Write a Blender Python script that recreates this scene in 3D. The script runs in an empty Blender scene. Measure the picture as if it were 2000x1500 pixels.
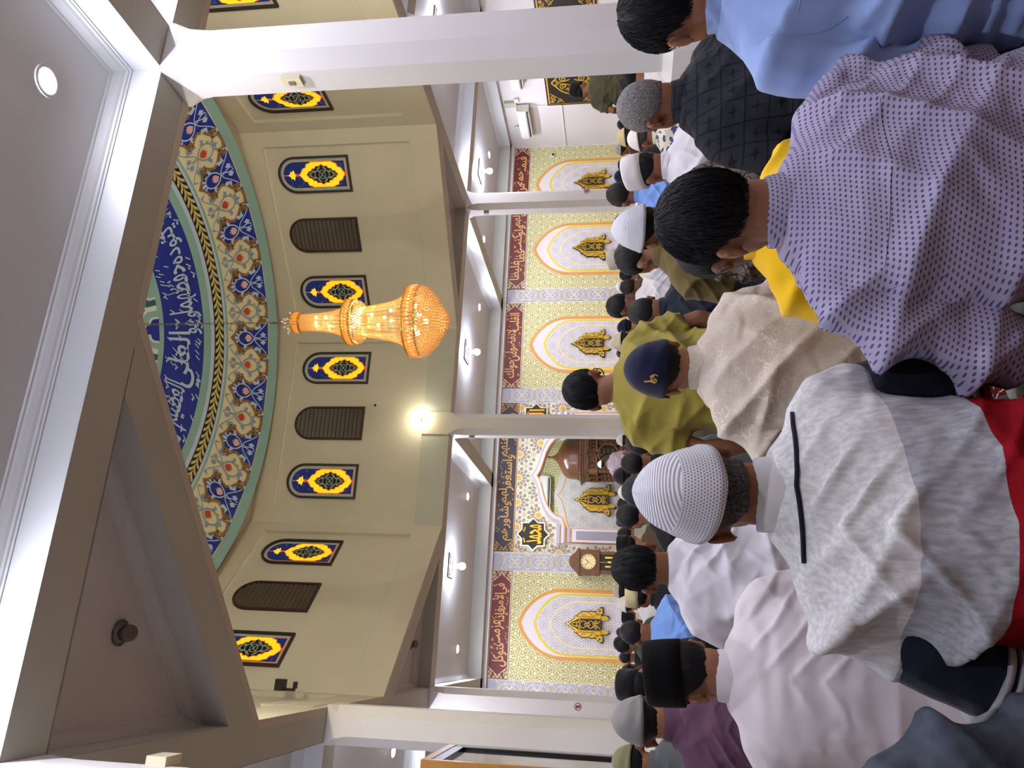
import bpy, math, random
import numpy as np
from mathutils import Vector, Matrix
random.seed(7); np.random.seed(7)
SC=bpy.context.scene; COL=SC.collection
pi=math.pi
# ---------------------------------------------------------------- camera
F_PX=1511.0; PITCH=.1416; YAW=.3303; CAMZ=.9
def cam_axes():
    fw=Vector((math.sin(YAW)*math.cos(PITCH),math.cos(YAW)*math.cos(PITCH),math.sin(PITCH)))
    rt=Vector((math.cos(YAW),-math.sin(YAW),0)); up=rt.cross(fw)
    return rt,up,fw
RT,UP,FW=cam_axes()
cam=bpy.data.cameras.new('camera'); cam.sensor_width=36; cam.lens=F_PX/2000*36; cam.clip_start=.05
camo=bpy.data.objects.new('camera',cam); COL.objects.link(camo)
# the phone was held on its side: picture up is room right, picture right is room down
X=-UP; Y=RT; Z=-FW
camo.matrix_world=Matrix(((X.x,Y.x,Z.x,0),(X.y,Y.y,Z.y,0),(X.z,Y.z,Z.z,CAMZ),(0,0,0,1)))
SC.camera=camo
def at_px(x,y,g):
    "point seen at photo pixel (x,y), g metres along the view axis"
    return Vector((0,0,CAMZ))+RT*((750-y)/F_PX*g)+UP*((1000-x)/F_PX*g)+FW*g
# ---------------------------------------------------------------- world / exposure
w=bpy.data.worlds.new('night'); SC.world=w; w.use_nodes=True
w.node_tree.nodes['Background'].inputs[0].default_value=(.02,.025,.04,1)
w.node_tree.nodes['Background'].inputs[1].default_value=.2
SC.view_settings.view_transform='Standard'; SC.view_settings.look='None'
SC.view_settings.gamma=1; SC.view_settings.exposure=0.2; SC.view_settings.use_curve_mapping=False
POLO1,POLO2,POLO3=.455,.335,.20       # heights of the colour blocks on the striped polo shirt
LAMP,DOWN,FLOOD,FILL_FLOOD=340.0,960.0,70.0,1000.0     # lamp radiances; the last is for the added, unseen drum lights
SC.cycles.use_denoising=True; SC.cycles.max_bounces=6; SC.cycles.diffuse_bounces=4; SC.cycles.glossy_bounces=3
SC.cycles.transmission_bounces=3; SC.cycles.sample_clamp_indirect=4; SC.cycles.caustics_reflective=False; SC.cycles.caustics_refractive=False
# ---------------------------------------------------------------- materials
def srgb(h):
    c=[int(h[i:i+2],16)/255 for i in (0,2,4)]
    return tuple((v/12.92 if v<=.04045 else ((v+.055)/1.055)**2.4) for v in c)+(1,)
class NT:
    "tiny node helper"
    def __init__(s,name):
        s.m=bpy.data.materials.new(name); s.m.use_nodes=True; s.t=s.m.node_tree; s.b=s.t.nodes['Principled BSDF']
    def n(s,typ,ins=(),**kw):
        nd=s.t.nodes.new('ShaderNode'+typ)
        for k,v in kw.items(): setattr(nd,k,v)
        for k,v in (ins.items() if isinstance(ins,dict) else enumerate(ins)):
            if v is None: continue
            if hasattr(v,'is_output'): s.t.links.new(v,nd.inputs[k])
            else: nd.inputs[k].default_value=v
        return nd
    def math(s,op,a,b=0.0,c=None):
        return s.n('Math',(a,b,c),operation=op).outputs[0]
    def mix(s,f,a,b):
        nd=s.n('MixRGB',(f,a,b)); return nd.outputs[0]
    def obj(s): return s.n('TexCoord').outputs['Object']
    def noise(s,scale,detail=3,vec=None,rough=.5):
        nd=s.n('TexNoise',{'Scale':scale,'Detail':detail,'Roughness':rough}); s.t.links.new(vec or s.obj(),nd.inputs['Vector']); return nd.outputs[0]
    def mapv(s,vec,scale=(1,1,1),rot=(0,0,0),loc=(0,0,0)):
        return s.n('Mapping',{'Vector':vec,'Scale':scale,'Rotation':rot,'Location':loc}).outputs[0]
    def ramp(s,f,a,b): # smooth threshold a..b
        return s.n('MapRange',{'Value':f,'From Min':a,'From Max':b}).outputs[0]
    def set(s,**kw):
        for k,v in kw.items():
            i=s.b.inputs[{'col':'Base Color','rough':'Roughness','metal':'Metallic','spec':'Specular IOR Level','emit':'Emission Color','estr':'Emission Strength','norm':'Normal','trans':'Transmission Weight','sheen':'Sheen Weight','alpha':'Alpha','ior':'IOR'}[k]]
            if hasattr(v,'is_output'): s.t.links.new(v,i)
            else: i.default_value=v
        return s
    def bump(s,h,strength=.3,dist=.01):
        s.set(norm=s.n('Bump',{'Height':h,'Strength':strength,'Distance':dist}).outputs[0])
MC={}
def mat(name,hexc,rough=.6,metal=0,var=.06,vs=6,bump=0,bs=60,spec=.4,estr=0,emit=None,sheen=0):
    if name in MC: return MC[name]
    t=NT(name); c=srgb(hexc); d=tuple(min(1,v*(1-var*2)) for v in c[:3])+(1,)
    t.set(col=t.mix(t.ramp(t.noise(vs),.3,.7),d,c),rough=rough,metal=metal,spec=spec,sheen=sheen)
    if bump: t.bump(t.noise(bs,4),bump,.004)
    if estr: t.set(emit=srgb(emit or hexc),estr=estr)
    MC[name]=t.m; return t.m
# ---------------------------------------------------------------- mesh collector
class B:
    def __init__(s): s.V=[];s.F=[];s.M=[];s.SM=[]
    def add(s,vs,fs,mi=0,sm=False):
        k=len(s.V); s.V+=[tuple(v) for v in vs]
        for f in fs: s.F.append([i+k for i in f]); s.M.append(mi); s.SM.append(sm)
        return s
    def box(s,x0,x1,y0,y1,z0,z1,mi=0):
        return s.add([(x,y,z) for x in (x0,x1) for y in (y0,y1) for z in (z0,z1)],[(0,1,3,2),(4,6,7,5),(0,4,5,1),(2,3,7,6),(0,2,6,4),(1,5,7,3)],mi)
    def prism(s,poly,a,b,fn,mi=0,sm=False):
        n=len(poly); vs=[fn(u,v,a) for u,v in poly]+[fn(u,v,b) for u,v in poly]
        s.add(vs,[list(range(n))[::-1],list(range(n,2*n))],mi)
        k=len(s.V)-2*n
        for i in range(n):
            j=(i+1)%n; s.F.append([k+i,k+j,k+n+j,k+n+i]); s.M.append(mi); s.SM.append(sm)
        return s
    def rings(s,R,mi=0,sm=True,cap=True,closed=True):
        n=len(R[0]); k=len(s.V)
        for r in R: s.V+=[tuple(v) for v in r]
        for a in range(len(R)-1):
            for i in range(n if closed else n-1):
                j=(i+1)%n; s.F.append([k+a*n+i,k+a*n+j,k+(a+1)*n+j,k+(a+1)*n+i]); s.M.append(mi); s.SM.append(sm)
        if cap:
            s.F.append([k+i for i in range(n)][::-1]); s.M.append(mi); s.SM.append(False)
            s.F.append([k+(len(R)-1)*n+i for i in range(n)]); s.M.append(mi); s.SM.append(False)
        return s
    def tube(s,P,r,n=8,mi=0,sm=True,cap=True,flat=1.0):
        P=[Vector(p) for p in P]
        if not hasattr(r,'__len__'): r=[r]*len(P)
        R=[];u=None
        for i,p in enumerate(P):
            d=(P[min(i+1,len(P)-1)]-P[max(i-1,0)]).normalized()
            if u is None:
                u=d.cross(Vector((0,0,1)) if abs(d.z)<.9 else Vector((1,0,0))).normalized()
            else: u=(u-d*u.dot(d)).normalized()
            v=d.cross(u)
            R.append([p+(u*math.cos(2*pi*k/n)+v*math.sin(2*pi*k/n)*flat)*r[i] for k in range(n)])
        return s.rings(R,mi,sm,cap)
    def lathe(s,prof,c=(0,0,0),n=24,mi=0,sm=True,cap=True):
        return s.rings([[(c[0]+r*math.cos(2*pi*k/n),c[1]+r*math.sin(2*pi*k/n),c[2]+z) for k in range(n)] for r,z in prof],mi,sm,cap)
    def ell(s,c,r,n=14,m=9,mi=0,rot=None):
        R=[]
        for a in range(m):
            t=-pi/2+pi*(a+.02 if a==0 else a-.02 if a==m-1 else a)/(m-1); ring=[]
            for k in range(n):
                p=Vector((r[0]*math.cos(t)*math.cos(2*pi*k/n),r[1]*math.cos(t)*math.sin(2*pi*k/n),r[2]*math.sin(t)))
                if rot: p=rot@p
                ring.append(p+Vector(c))
            R.append(ring)
        return s.rings(R,mi)
    def xf(s,M,k0=0):
        for i in range(k0,len(s.V)): s.V[i]=tuple(M@Vector(s.V[i]))
        return s
    def mesh(s,name,mats):
        me=bpy.data.meshes.new(name); me.from_pydata(s.V,[],s.F)
        for m in (mats if isinstance(mats,(list,tuple)) else [mats]): me.materials.append(m)
        me.polygons.foreach_set('material_index',s.M); me.polygons.foreach_set('use_smooth',s.SM); me.update(); return me
    def obj(s,name,mats,parent=None,**kw): return link(name,s.mesh(name,mats),parent,**kw)
def link(name,me,parent=None,label=None,cat=None,group=None,kind=None):
    o=bpy.data.objects.new(name,me); COL.objects.link(o)
    if parent: o.parent=parent
    return tag(o,label,cat,group,kind)
def tag(o,label=None,cat=None,group=None,kind=None):
    for k,v in (('label',label),('category',cat),('group',group),('kind',kind)):
        if v: o[k]=v
    return o
def thing(name,label,cat,loc=(0,0,0),rz=0,group=None):
    o=link(name,None,None,label,cat,group); o.location=loc; o.rotation_euler=(0,0,rz); return o
def struct(name,b,mats,label=None,parent=None):
    return b.obj(name,mats,parent,label=label,kind=None if parent else 'structure')
def copy_tree(o,parent=None):
    c=o.copy(); COL.objects.link(c); c.parent=parent
    for ch in list(o.children): copy_tree(ch,c)
    return c
# ---------------------------------------------------------------- flat ornament: strips and shapes laid on a surface fn(u,v,h)
def clip(poly,r):
    for ax,lim,sg in ((0,r[0],1),(0,r[1],-1),(1,r[2],1),(1,r[3],-1)):
        out=[]
        for i in range(len(poly)):
            a,b=poly[i-1],poly[i]; da=(a[ax]-lim)*sg; db=(b[ax]-lim)*sg
            if (da>=0)!=(db>=0):
                t=da/(da-db); out.append((a[0]+(b[0]-a[0])*t,a[1]+(b[1]-a[1])*t))
            if db>=0: out.append(b)
        poly=out
        if len(poly)<3: return None
    return poly
class P(B):
    def __init__(s,fn,step=.0015,rect=None): super().__init__(); s.fn=fn; s.step=step; s.rect=rect; s.T=(0,0,1,0)
    def tr(s,u,v):
        x,y,k,a=s.T; c,sn=math.cos(a)*k,math.sin(a)*k; return (x+u*c-v*sn,y+u*sn+v*c)
    def poly(s,pts,lay=1,mi=0,raw=False):
        if not raw: pts=[s.tr(*p) for p in pts]
        if s.rect: pts=clip(pts,s.rect)
        if not pts: return s
        h=lay*s.step; return s.add([s.fn(u,v,h) for u,v in pts],[list(range(len(pts)))],mi)
    def line(s,pts,w,lay=1,mi=0,closed=False,taper=None):
        pts=[s.tr(*p) for p in pts]; w*=s.T[2]; n=len(pts)
        if n<2: return s
        L=[];Rr=[]
        for i in range(n):
            a=pts[i-1] if (closed or i>0) else pts[i]; b=pts[(i+1)%n] if (closed or i<n-1) else pts[i]
            dx,dy=b[0]-a[0],b[1]-a[1]; l=math.hypot(dx,dy) or 1; q=w/2*(taper(i/(n-1)) if taper else 1)
            L.append((pts[i][0]-dy/l*q,pts[i][1]+dx/l*q)); Rr.append((pts[i][0]+dy/l*q,pts[i][1]-dx/l*q))
        for i in range(n if closed else n-1):
            j=(i+1)%n; s.poly([L[i],Rr[i],Rr[j],L[j]],lay,mi,raw=True)
        return s
    def disc(s,u,v,r,lay=1,mi=0,n=16): return s.poly(circ(u,v,r,n),lay,mi)
def circ(u,v,r,n=16,ry=None): return [(u+r*math.cos(2*pi*k/n),v+(ry or r)*math.sin(2*pi*k/n)) for k in range(n)]
def spiral(u,v,r,a0,turns,n=18): return [(u+r*(1-.85*t)*math.cos(a0+turns*2*pi*t),v+r*(1-.85*t)*math.sin(a0+turns*2*pi*t)) for t in [i/n for i in range(n+1)]]
def bez(p,n=10):
    out=[]
    for i in range(n+1):
        t=i/n; q=[tuple(x) for x in p]
        while len(q)>1: q=[(a[0]+(b[0]-a[0])*t,a[1]+(b[1]-a[1])*t) for a,b in zip(q,q[1:])]
        out.append(q[0])
    return out
def rot2(pts,a,k=1,o=(0,0)): c,s=math.cos(a)*k,math.sin(a)*k; return [(o[0]+x*c-y*s,o[1]+x*s+y*c) for x,y in pts]
def mir(pts): return [(-x,y) for x,y in pts]
def inside(p,poly):
    r=False; j=len(poly)-1
    for i in range(len(poly)):
        a,b=poly[i],poly[j]
        if (a[1]>p[1])!=(b[1]>p[1]) and p[0]<(b[0]-a[0])*(p[1]-a[1])/(b[1]-a[1])+a[0]: r=not r
        j=i
    return r
# ---------------------------------------------------------------- Arabic lettering from the built-in font
_F={}
for i,(c,code,dual) in enumerate([('ا',0xFE8D,0),('ب',0xFE8F,1),('ت',0xFE95,1),('ة',0xFE93,0),('ح',0xFEA1,1),('خ',0xFEA5,1),('د',0xFEA9,0),('ذ',0xFEAB,0),('ر',0xFEAD,0),('ز',0xFEAF,0),('س',0xFEB1,1),('ش',0xFEB5,1),('ص',0xFEB9,1),('ض',0xFEBD,1),('ظ',0xFEC5,1),('ع',0xFEC9,1),('غ',0xFECD,1),('ف',0xFED1,1),('ق',0xFED5,1),('ك',0xFED9,1),('ل',0xFEDD,1),('م',0xFEE1,1),('ن',0xFEE5,1),('ه',0xFEE9,1),('و',0xFEED,0),('ي',0xFEF1,1),('ئ',0xFE89,1),('ى',0xFEEF,0),('إ',0xFE87,0),('أ',0xFE83,0),('ج',0xFE9D,1),('ط',0xFEC1,1)]): _F[c]=(code,dual)
def shape(wd):
    out=[];prev=False;i=0
    while i<len(wd):
        c=wd[i]; code,dual=_F[c]
        if c=='ل' and i+1<len(wd) and wd[i+1] in 'اأإ':
            lig={'ا':0xFEFB,'أ':0xFEF7,'إ':0xFEF9}[wd[i+1]]; out.append(chr(lig+(1 if prev else 0))); prev=False; i+=2; continue
        nxt=dual and i+1<len(wd)
        out.append(chr(code+((3 if nxt else 1) if prev else (2 if nxt else 0)))); prev=bool(nxt); i+=1
    return ''.join(out[::-1])
_W={}
def word(wd,bold=.012):
    "outline mesh of one word: (verts2d, faces, bbox)"
    if wd in _W: return _W[wd]
    c=bpy.data.curves.new('lettering','FONT'); c.body=shape(wd); c.size=1; c.offset=bold; c.resolution_u=3; c.fill_mode='FRONT'
    o=bpy.data.objects.new('lettering',c); COL.objects.link(o)
    dg=bpy.context.evaluated_depsgraph_get(); me=o.evaluated_get(dg).to_mesh()
    vs=[(v.co.x,v.co.y) for v in me.vertices]; fs=[list(p.vertices) for p in me.polygons]
    bpy.data.objects.remove(o); bpy.data.curves.remove(c)
    xs=[v[0] for v in vs]; ys=[v[1] for v in vs]
    _W[wd]=(vs,fs,(min(xs),max(xs),min(ys),max(ys))); return _W[wd]
def put_word(p,wd,u0,u1,v0,v1,lay,mi,shear=.0):
    vs,fs,b=word(wd); k=len(p.V); h=lay*p.step
    f=lambda x,y:(u0+(x-b[0])/(b[1]-b[0])*(u1-u0),v0+(y-b[2])/(b[3]-b[2])*(v1-v0))
    p.add([p.fn(*f(x,y),h) for x,y in vs],fs,mi)
def put_text(F,words,u0,u1,v0,v1,lay,mats,parent):
    "words run right to left, overlapping and stacked a little as in thuluth; each word a part with its vowel marks"
    ws=[word(x)[2] for x in words]; L=[max(.55,b[1]-b[0]) for b in ws]; k=(u1-u0)/sum(L); x=u1; H=v1-v0
    for i,(wd,l) in enumerate(zip(words,L)):
        b=ws[i]; hh=min(.80,.42+.40*(b[3]-b[2])); up=(i%2)*(1-hh)*.9+(.02 if i%2==0 else 0); p=P(F,.003)
        put_word(p,wd,x-l*k*1.05,x+l*k*.03,v0+H*up,v0+H*(up+hh),lay,0)
        for q in range(max(2,int(l*2.2))):
            cx=x-l*k*random.uniform(.08,.95); cy=v0+H*(random.uniform(.78,1.0) if i%2==0 else random.uniform(.0,.16)); d=H*.09
            if random.random()<.6: p.line([(cx-d*.6,cy-d*.5),(cx+d*.6,cy+d*.5)],H*.028,lay,0)
            else: p.line(bez([(cx-d*.6,cy+d*.3),(cx-d*.2,cy-d),(cx,cy+d*.6),(cx+d*.6,cy+d*.2)],5),H*.026,lay,0)
        p.obj('lettering',mats,parent); x-=l*k
# ================================================================ SETTING
HB=3.68; HC=3.955; A=4.019; T8=A*math.tan(pi/8); CX,CY=3.388,7.838; YW=16.48; XR=12.0; XL=-5.2; YB=-4.7
plaster=mat('white_plaster','d3d1cd',.62,var=.03,vs=1.2,bump=.06,bs=45,spec=.3)
ceilm=mat('ceiling_paint','c8cccd',.6,var=.02,vs=.8,spec=.3)
drumm=mat('drum_plaster','c9c5b4',.65,var=.05,vs=1.0,bump=.08,bs=30,spec=.25)
soff=mat('beam_paint','b7bab0',.6,var=.04,vs=1.1,spec=.3)
# carpet
t=NT('prayer_carpet'); o=t.obj()
wv=t.n('TexVoronoi',{'Vector':t.mapv(o,(1,1,1)),'Scale':13.0},feature='DISTANCE_TO_EDGE').outputs[0]
nz=t.noise(16,2,o); vine=t.math('ABSOLUTE',t.math('SUBTRACT',nz,.5))
vn=t.math('LESS_THAN',vine,.022); nz2=t.noise(42,1,o); spot=t.math('GREATER_THAN',nz2,.63)
edge=t.math('LESS_THAN',wv,.02)
sy=t.n('SeparateXYZ',(o,)); fy=t.math('FRACT',t.math('DIVIDE',sy.outputs[1],1.15)); band=t.math('LESS_THAN',fy,.2)
thin=t.math('GREATER_THAN',t.math('ABSOLUTE',t.math('SUBTRACT',fy,.1)),.085); line=t.math('MULTIPLY',band,thin)
red=t.mix(t.ramp(t.noise(90),.3,.7),srgb('4c0d17'),srgb('64131f'))
c=t.mix(band,red,srgb('57101a')); c=t.mix(t.math('MAXIMUM',vn,spot),c,srgb('cdb88a')); c=t.mix(t.math('MULTIPLY',edge,.8),c,srgb('3c0a12')); c=t.mix(line,c,srgb('d7c69b'))
t.set(col=c,rough=.95,spec=.1); t.bump(t.noise(260),.4,.004)
b=B(); b.box(XL-.2,XR+.2,YB-.2,19.2,-.1,0); struct('floor',b,t.m,'crimson prayer carpet with cream vine ornament filling the hall')
# walls
struct('wall_right',B().box(XR,XR+.2,YB,19.2,0,4.5),plaster,'plain white side wall on the right with air conditioners')
struct('wall_left',B().box(XL-.2,XL,YB,19.2,0,4.5),plaster,'plain white side wall far left')
struct('wall_back',B().box(XL,XR,YB-.2,YB,0,4.5),plaster,'plain white wall at the back of the hall')
MX=3.54
inn=[(0,2.72),(.07,2.68),(.14,2.645),(.3,2.60),(.50,2.545),(.66,2.47),(.79,2.37),(.86,2.26),(.89,2.15),(1.0,2.10),(1.10,2.08)]
b=B(); fw=lambda u,v,h:(u,YW+h,v)
for sg in (1,-1):
    poly=[(MX,4.5)]+[(MX+sg*x,z) for x,z in inn]+[(MX+sg*1.1,0)]+([(XR,0),(XR,4.5)] if sg>0 else [(XL,0),(XL,4.5)])
    b.prism(poly,0,.24,fw)
struct('wall_front',b,plaster,'patterned front wall with the prayer niche opening')
# coffers
def inset(poly,d):
    n=len(poly); out=[]
    for i in range(n):
        p0,p1,p2=Vector(poly[i-1]),Vector(poly[i]),Vector(poly[(i+1)%n])
        e1=(p1-p0).normalized(); e2=(p2-p1).normalized(); n1=Vector((-e1.y,e1.x)); n2=Vector((-e2.y,e2.x))
        m=(n1+n2); m=m/max(.2,m.dot(n1)); out.append(tuple(p1+m*d))
    return out
PROF=[(.003,HB-.0015),(.003,3.868),(.012,3.868),(.012,3.88),(.022,3.884),(.026,3.896),(.04,3.905),(.062,3.93),(.068,3.942),(.08,3.944),(.084,HC)]
def coffer(bc,bt,poly):
    R=[[(x,y,z) for x,y in inset(poly,d)] for d,z in PROF]
    bt.rings(R[1:],0,False,cap=False); bc.rings(R[:2],0,False,cap=False)
    n=len(poly); bc.add(R[-1],[list(range(n))])
bc=B(); bt=B(); bs=B(); hw=.15
GX=[-4.95,-.78,3.388,7.556,11.85]; GY=[-4.68,-.5,3.66,7.838,12.0,16.33]
for i in range(4):
    for j in range(5):
        if i in(1,2) and j in(2,3): continue
        x0,x1,y0,y1=GX[i]+hw,GX[i+1]-hw,GY[j]+hw,GY[j+1]-hw
        if i==3: x1=XR-.15
        if j==4: y1=16.30
        coffer(bc,bt,[(x0,y0),(x1,y0),(x1,y1),(x0,y1)])
for i,x in enumerate(GX):
    for y0,y1 in ([(YB,3.51),(12.15,YW)] if i==2 else [(YB,YW)]):
        if i==0: bs.box(XL,x+hw,y0,y1,HB,HB+.45)
        elif i==4: bs.box(XR-.15,XR,y0,y1,HB,HB+.45)
        else:
            ys=[y0]+[g+s*hw for g in GY if y0+.2<g<y1-.2 for s in(-1,1)]+[y1]
            for a in range(0,len(ys)-1,2): bs.box(x-hw,x+hw,ys[a],ys[a+1],HB,HB+.45)
for j,y in enumerate(GY):
    for x0,x1 in ([(XL,-.63),(7.406,XR)] if j==3 else [(XL,XR)]): bs.box(x0,x1,y-hw if j else YB,y+hw if j<5 else YW,HB-.0008*(j<5)*0,HB+.45)
# corner triangles and slanted beams of the octagon
q=1.24-CX+0; tri=1.24+.63
for sx in(-1,1):
    for sy_ in(-1,1):
        kx,ky=CX+sx*A,CY+sy_*A
        p=[(kx,ky),(kx-sx*tri,ky),(kx,ky-sy_*tri)]
        if sx*sy_<0: p=[p[0],p[2],p[1]]
        # make counter clockwise
        ar=sum(a[0]*b_[1]-b_[0]*a[1] for a,b_ in zip(p,p[1:]+p[:1]))
        if ar<0: p=p[::-1]
        coffer(bc,bt,p)
        o1,o2=(CX+sx*T8,CY+sy_*A),(CX+sx*A,CY+sy_*T8)
        bs.prism([(kx-sx*tri,ky),o1,o2,(kx,ky-sy_*tri)],HB,HB+.45,lambda u,v,h:(u,v,h))
struct('ceiling',bc,ceilm,'white coffered ceiling panels between the beams')
struct('trim_1',bt,ceilm,'stepped white cornice moulding inside the ceiling coffers')
struct('trim_2',bs,soff,'grey ceiling beams on the columns')
# drum: eight facets, raised borders
bd=B(); bp=B()
def facet(k):
    a=pi/4*k; n=Vector((math.cos(a),math.sin(a),0)); s=Vector((-math.sin(a),math.cos(a),0)); C=Vector((CX,CY,0))
    return lambda u,v,h:tuple(C+n*(A-h)+s*u+Vector((0,0,v)))      # h: towards the room, u: to the left when k=2
for k in range(8):
    f=facet(k); g=lambda u,v,h:f(u,v,h)
    pts=[(-T8-.03,HB+.002),(T8+.03,HB+.002),(T8+.03,6.87),(-T8-.03,6.87)]
    bd.prism(pts,-.05,-.14,g)
    bd.prism([(-T8,HB-.002),(T8,HB-.002),(T8,4.12),(-T8,4.12)],-.06,.006,g)
    bd.prism([(-T8,6.5),(T8,6.5),(T8,6.87),(-T8,6.87)],-.06,.006,g)
    for s in(-1,1): bd.prism([(s*T8,4.12),(s*(T8-.23),4.12),(s*(T8-.23),6.5),(s*T8,6.5)][::s],-.06,.006,g)
    bp.prism([(-T8+.23,6.485),(T8-.23,6.485),(T8-.23,6.5),(-T8+.23,6.5)],-.05,-.02,g)
N=96
ro=[];ri=[]
for i in range(N):
    a=2*pi*i/N; d=((a+pi/8)%(pi/4))-pi/8; r=A/math.cos(d); ro.append((CX+r*math.cos(a),CY+r*math.sin(a),6.85)); ri.append((CX+3.8*math.cos(a),CY+3.8*math.sin(a),6.655))
bd.rings([ro,ri],0,False,cap=False)
struct('wall_drum',bd,drumm,'cream octagonal drum wall under the dome')
struct('trim_3',bp,mat('ledge_highlight','e2dfd0',.5,var=.02),'thin ledge along the top of each drum panel, painted pale as a highlight')  # pale tone paints in the light caught along the panel top edge
b=B(); f=facet(2)
b.prism(circ(-.32,4.985,.022,14),-.05,-.046,f); b.obj('vent_hole',mat('dark_hole','15120f',.9),label='small dark round hole in drum wall below the louvred window above the pulpit side',cat='hole')
# ---------------- dome with painted bands
def zd(R): return 6.0+1.5*math.sqrt(max(0,1-(R/4.2)**2))
def fd(u,v,h):            # u: angle (rad), v: radius; h: towards the room
    nr=v/4.2**2; nz_=(zd(v)-6)/1.5**2; l=math.hypot(nr,nz_) or 1; r=v-h*nr/l
    return (CX+r*math.cos(u),CY+r*math.sin(u),zd(v)-h*nz_/l)
DM=[mat('dome_'+n,h,.55,var=.03,vs=3) for n,h in (('teal','86b0ae'),('blue','152d96'),('sky','b2cdea'),('cream','dedbb8'),('brown','8a6a3c'),('red','b5402c'),('pink','dfb4b8'),('black','14130f'),('straw','c9c07c'),('green','a2aa4a'),('petrol','1c5a70'),('pale','cfe0e2'),('grey','7c97b8'))]
TEAL,BLUE,SKY,CREAM,BROWN,RED,PINK,BLACK,STRAW,GREEN,PETROL,PALE,GREY=range(13)
d=P(fd,.006)
def ring(r0,r1,mi,lay=0,n=240):
    m=max(1,int(abs(r1-r0)/.09)+1)
    d.rings([[fd(2*pi*k/n,r0+(r1-r0)*i/m,lay*d.step) for k in range(n)] for i in range(m+1)],mi,True,cap=False)
for r0,r1,mi in ((3.8,3.67,TEAL),(3.67,2.96,CREAM),(2.96,2.92,TEAL),(2.92,2.88,SKY),(2.88,2.70,BLACK),(2.70,2.63,SKY),(2.63,2.49,TEAL),(2.49,1.71,BLUE),(1.71,1.60,TEAL),(1.60,.9,PETROL),(.9,.02,PETROL)): ring(r0,r1,mi)
NF=24; W=2*pi/NF
def fl(u,v): return (u,v)
TH0=math.radians(90)+.30     # phase of the first red tulip
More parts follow.
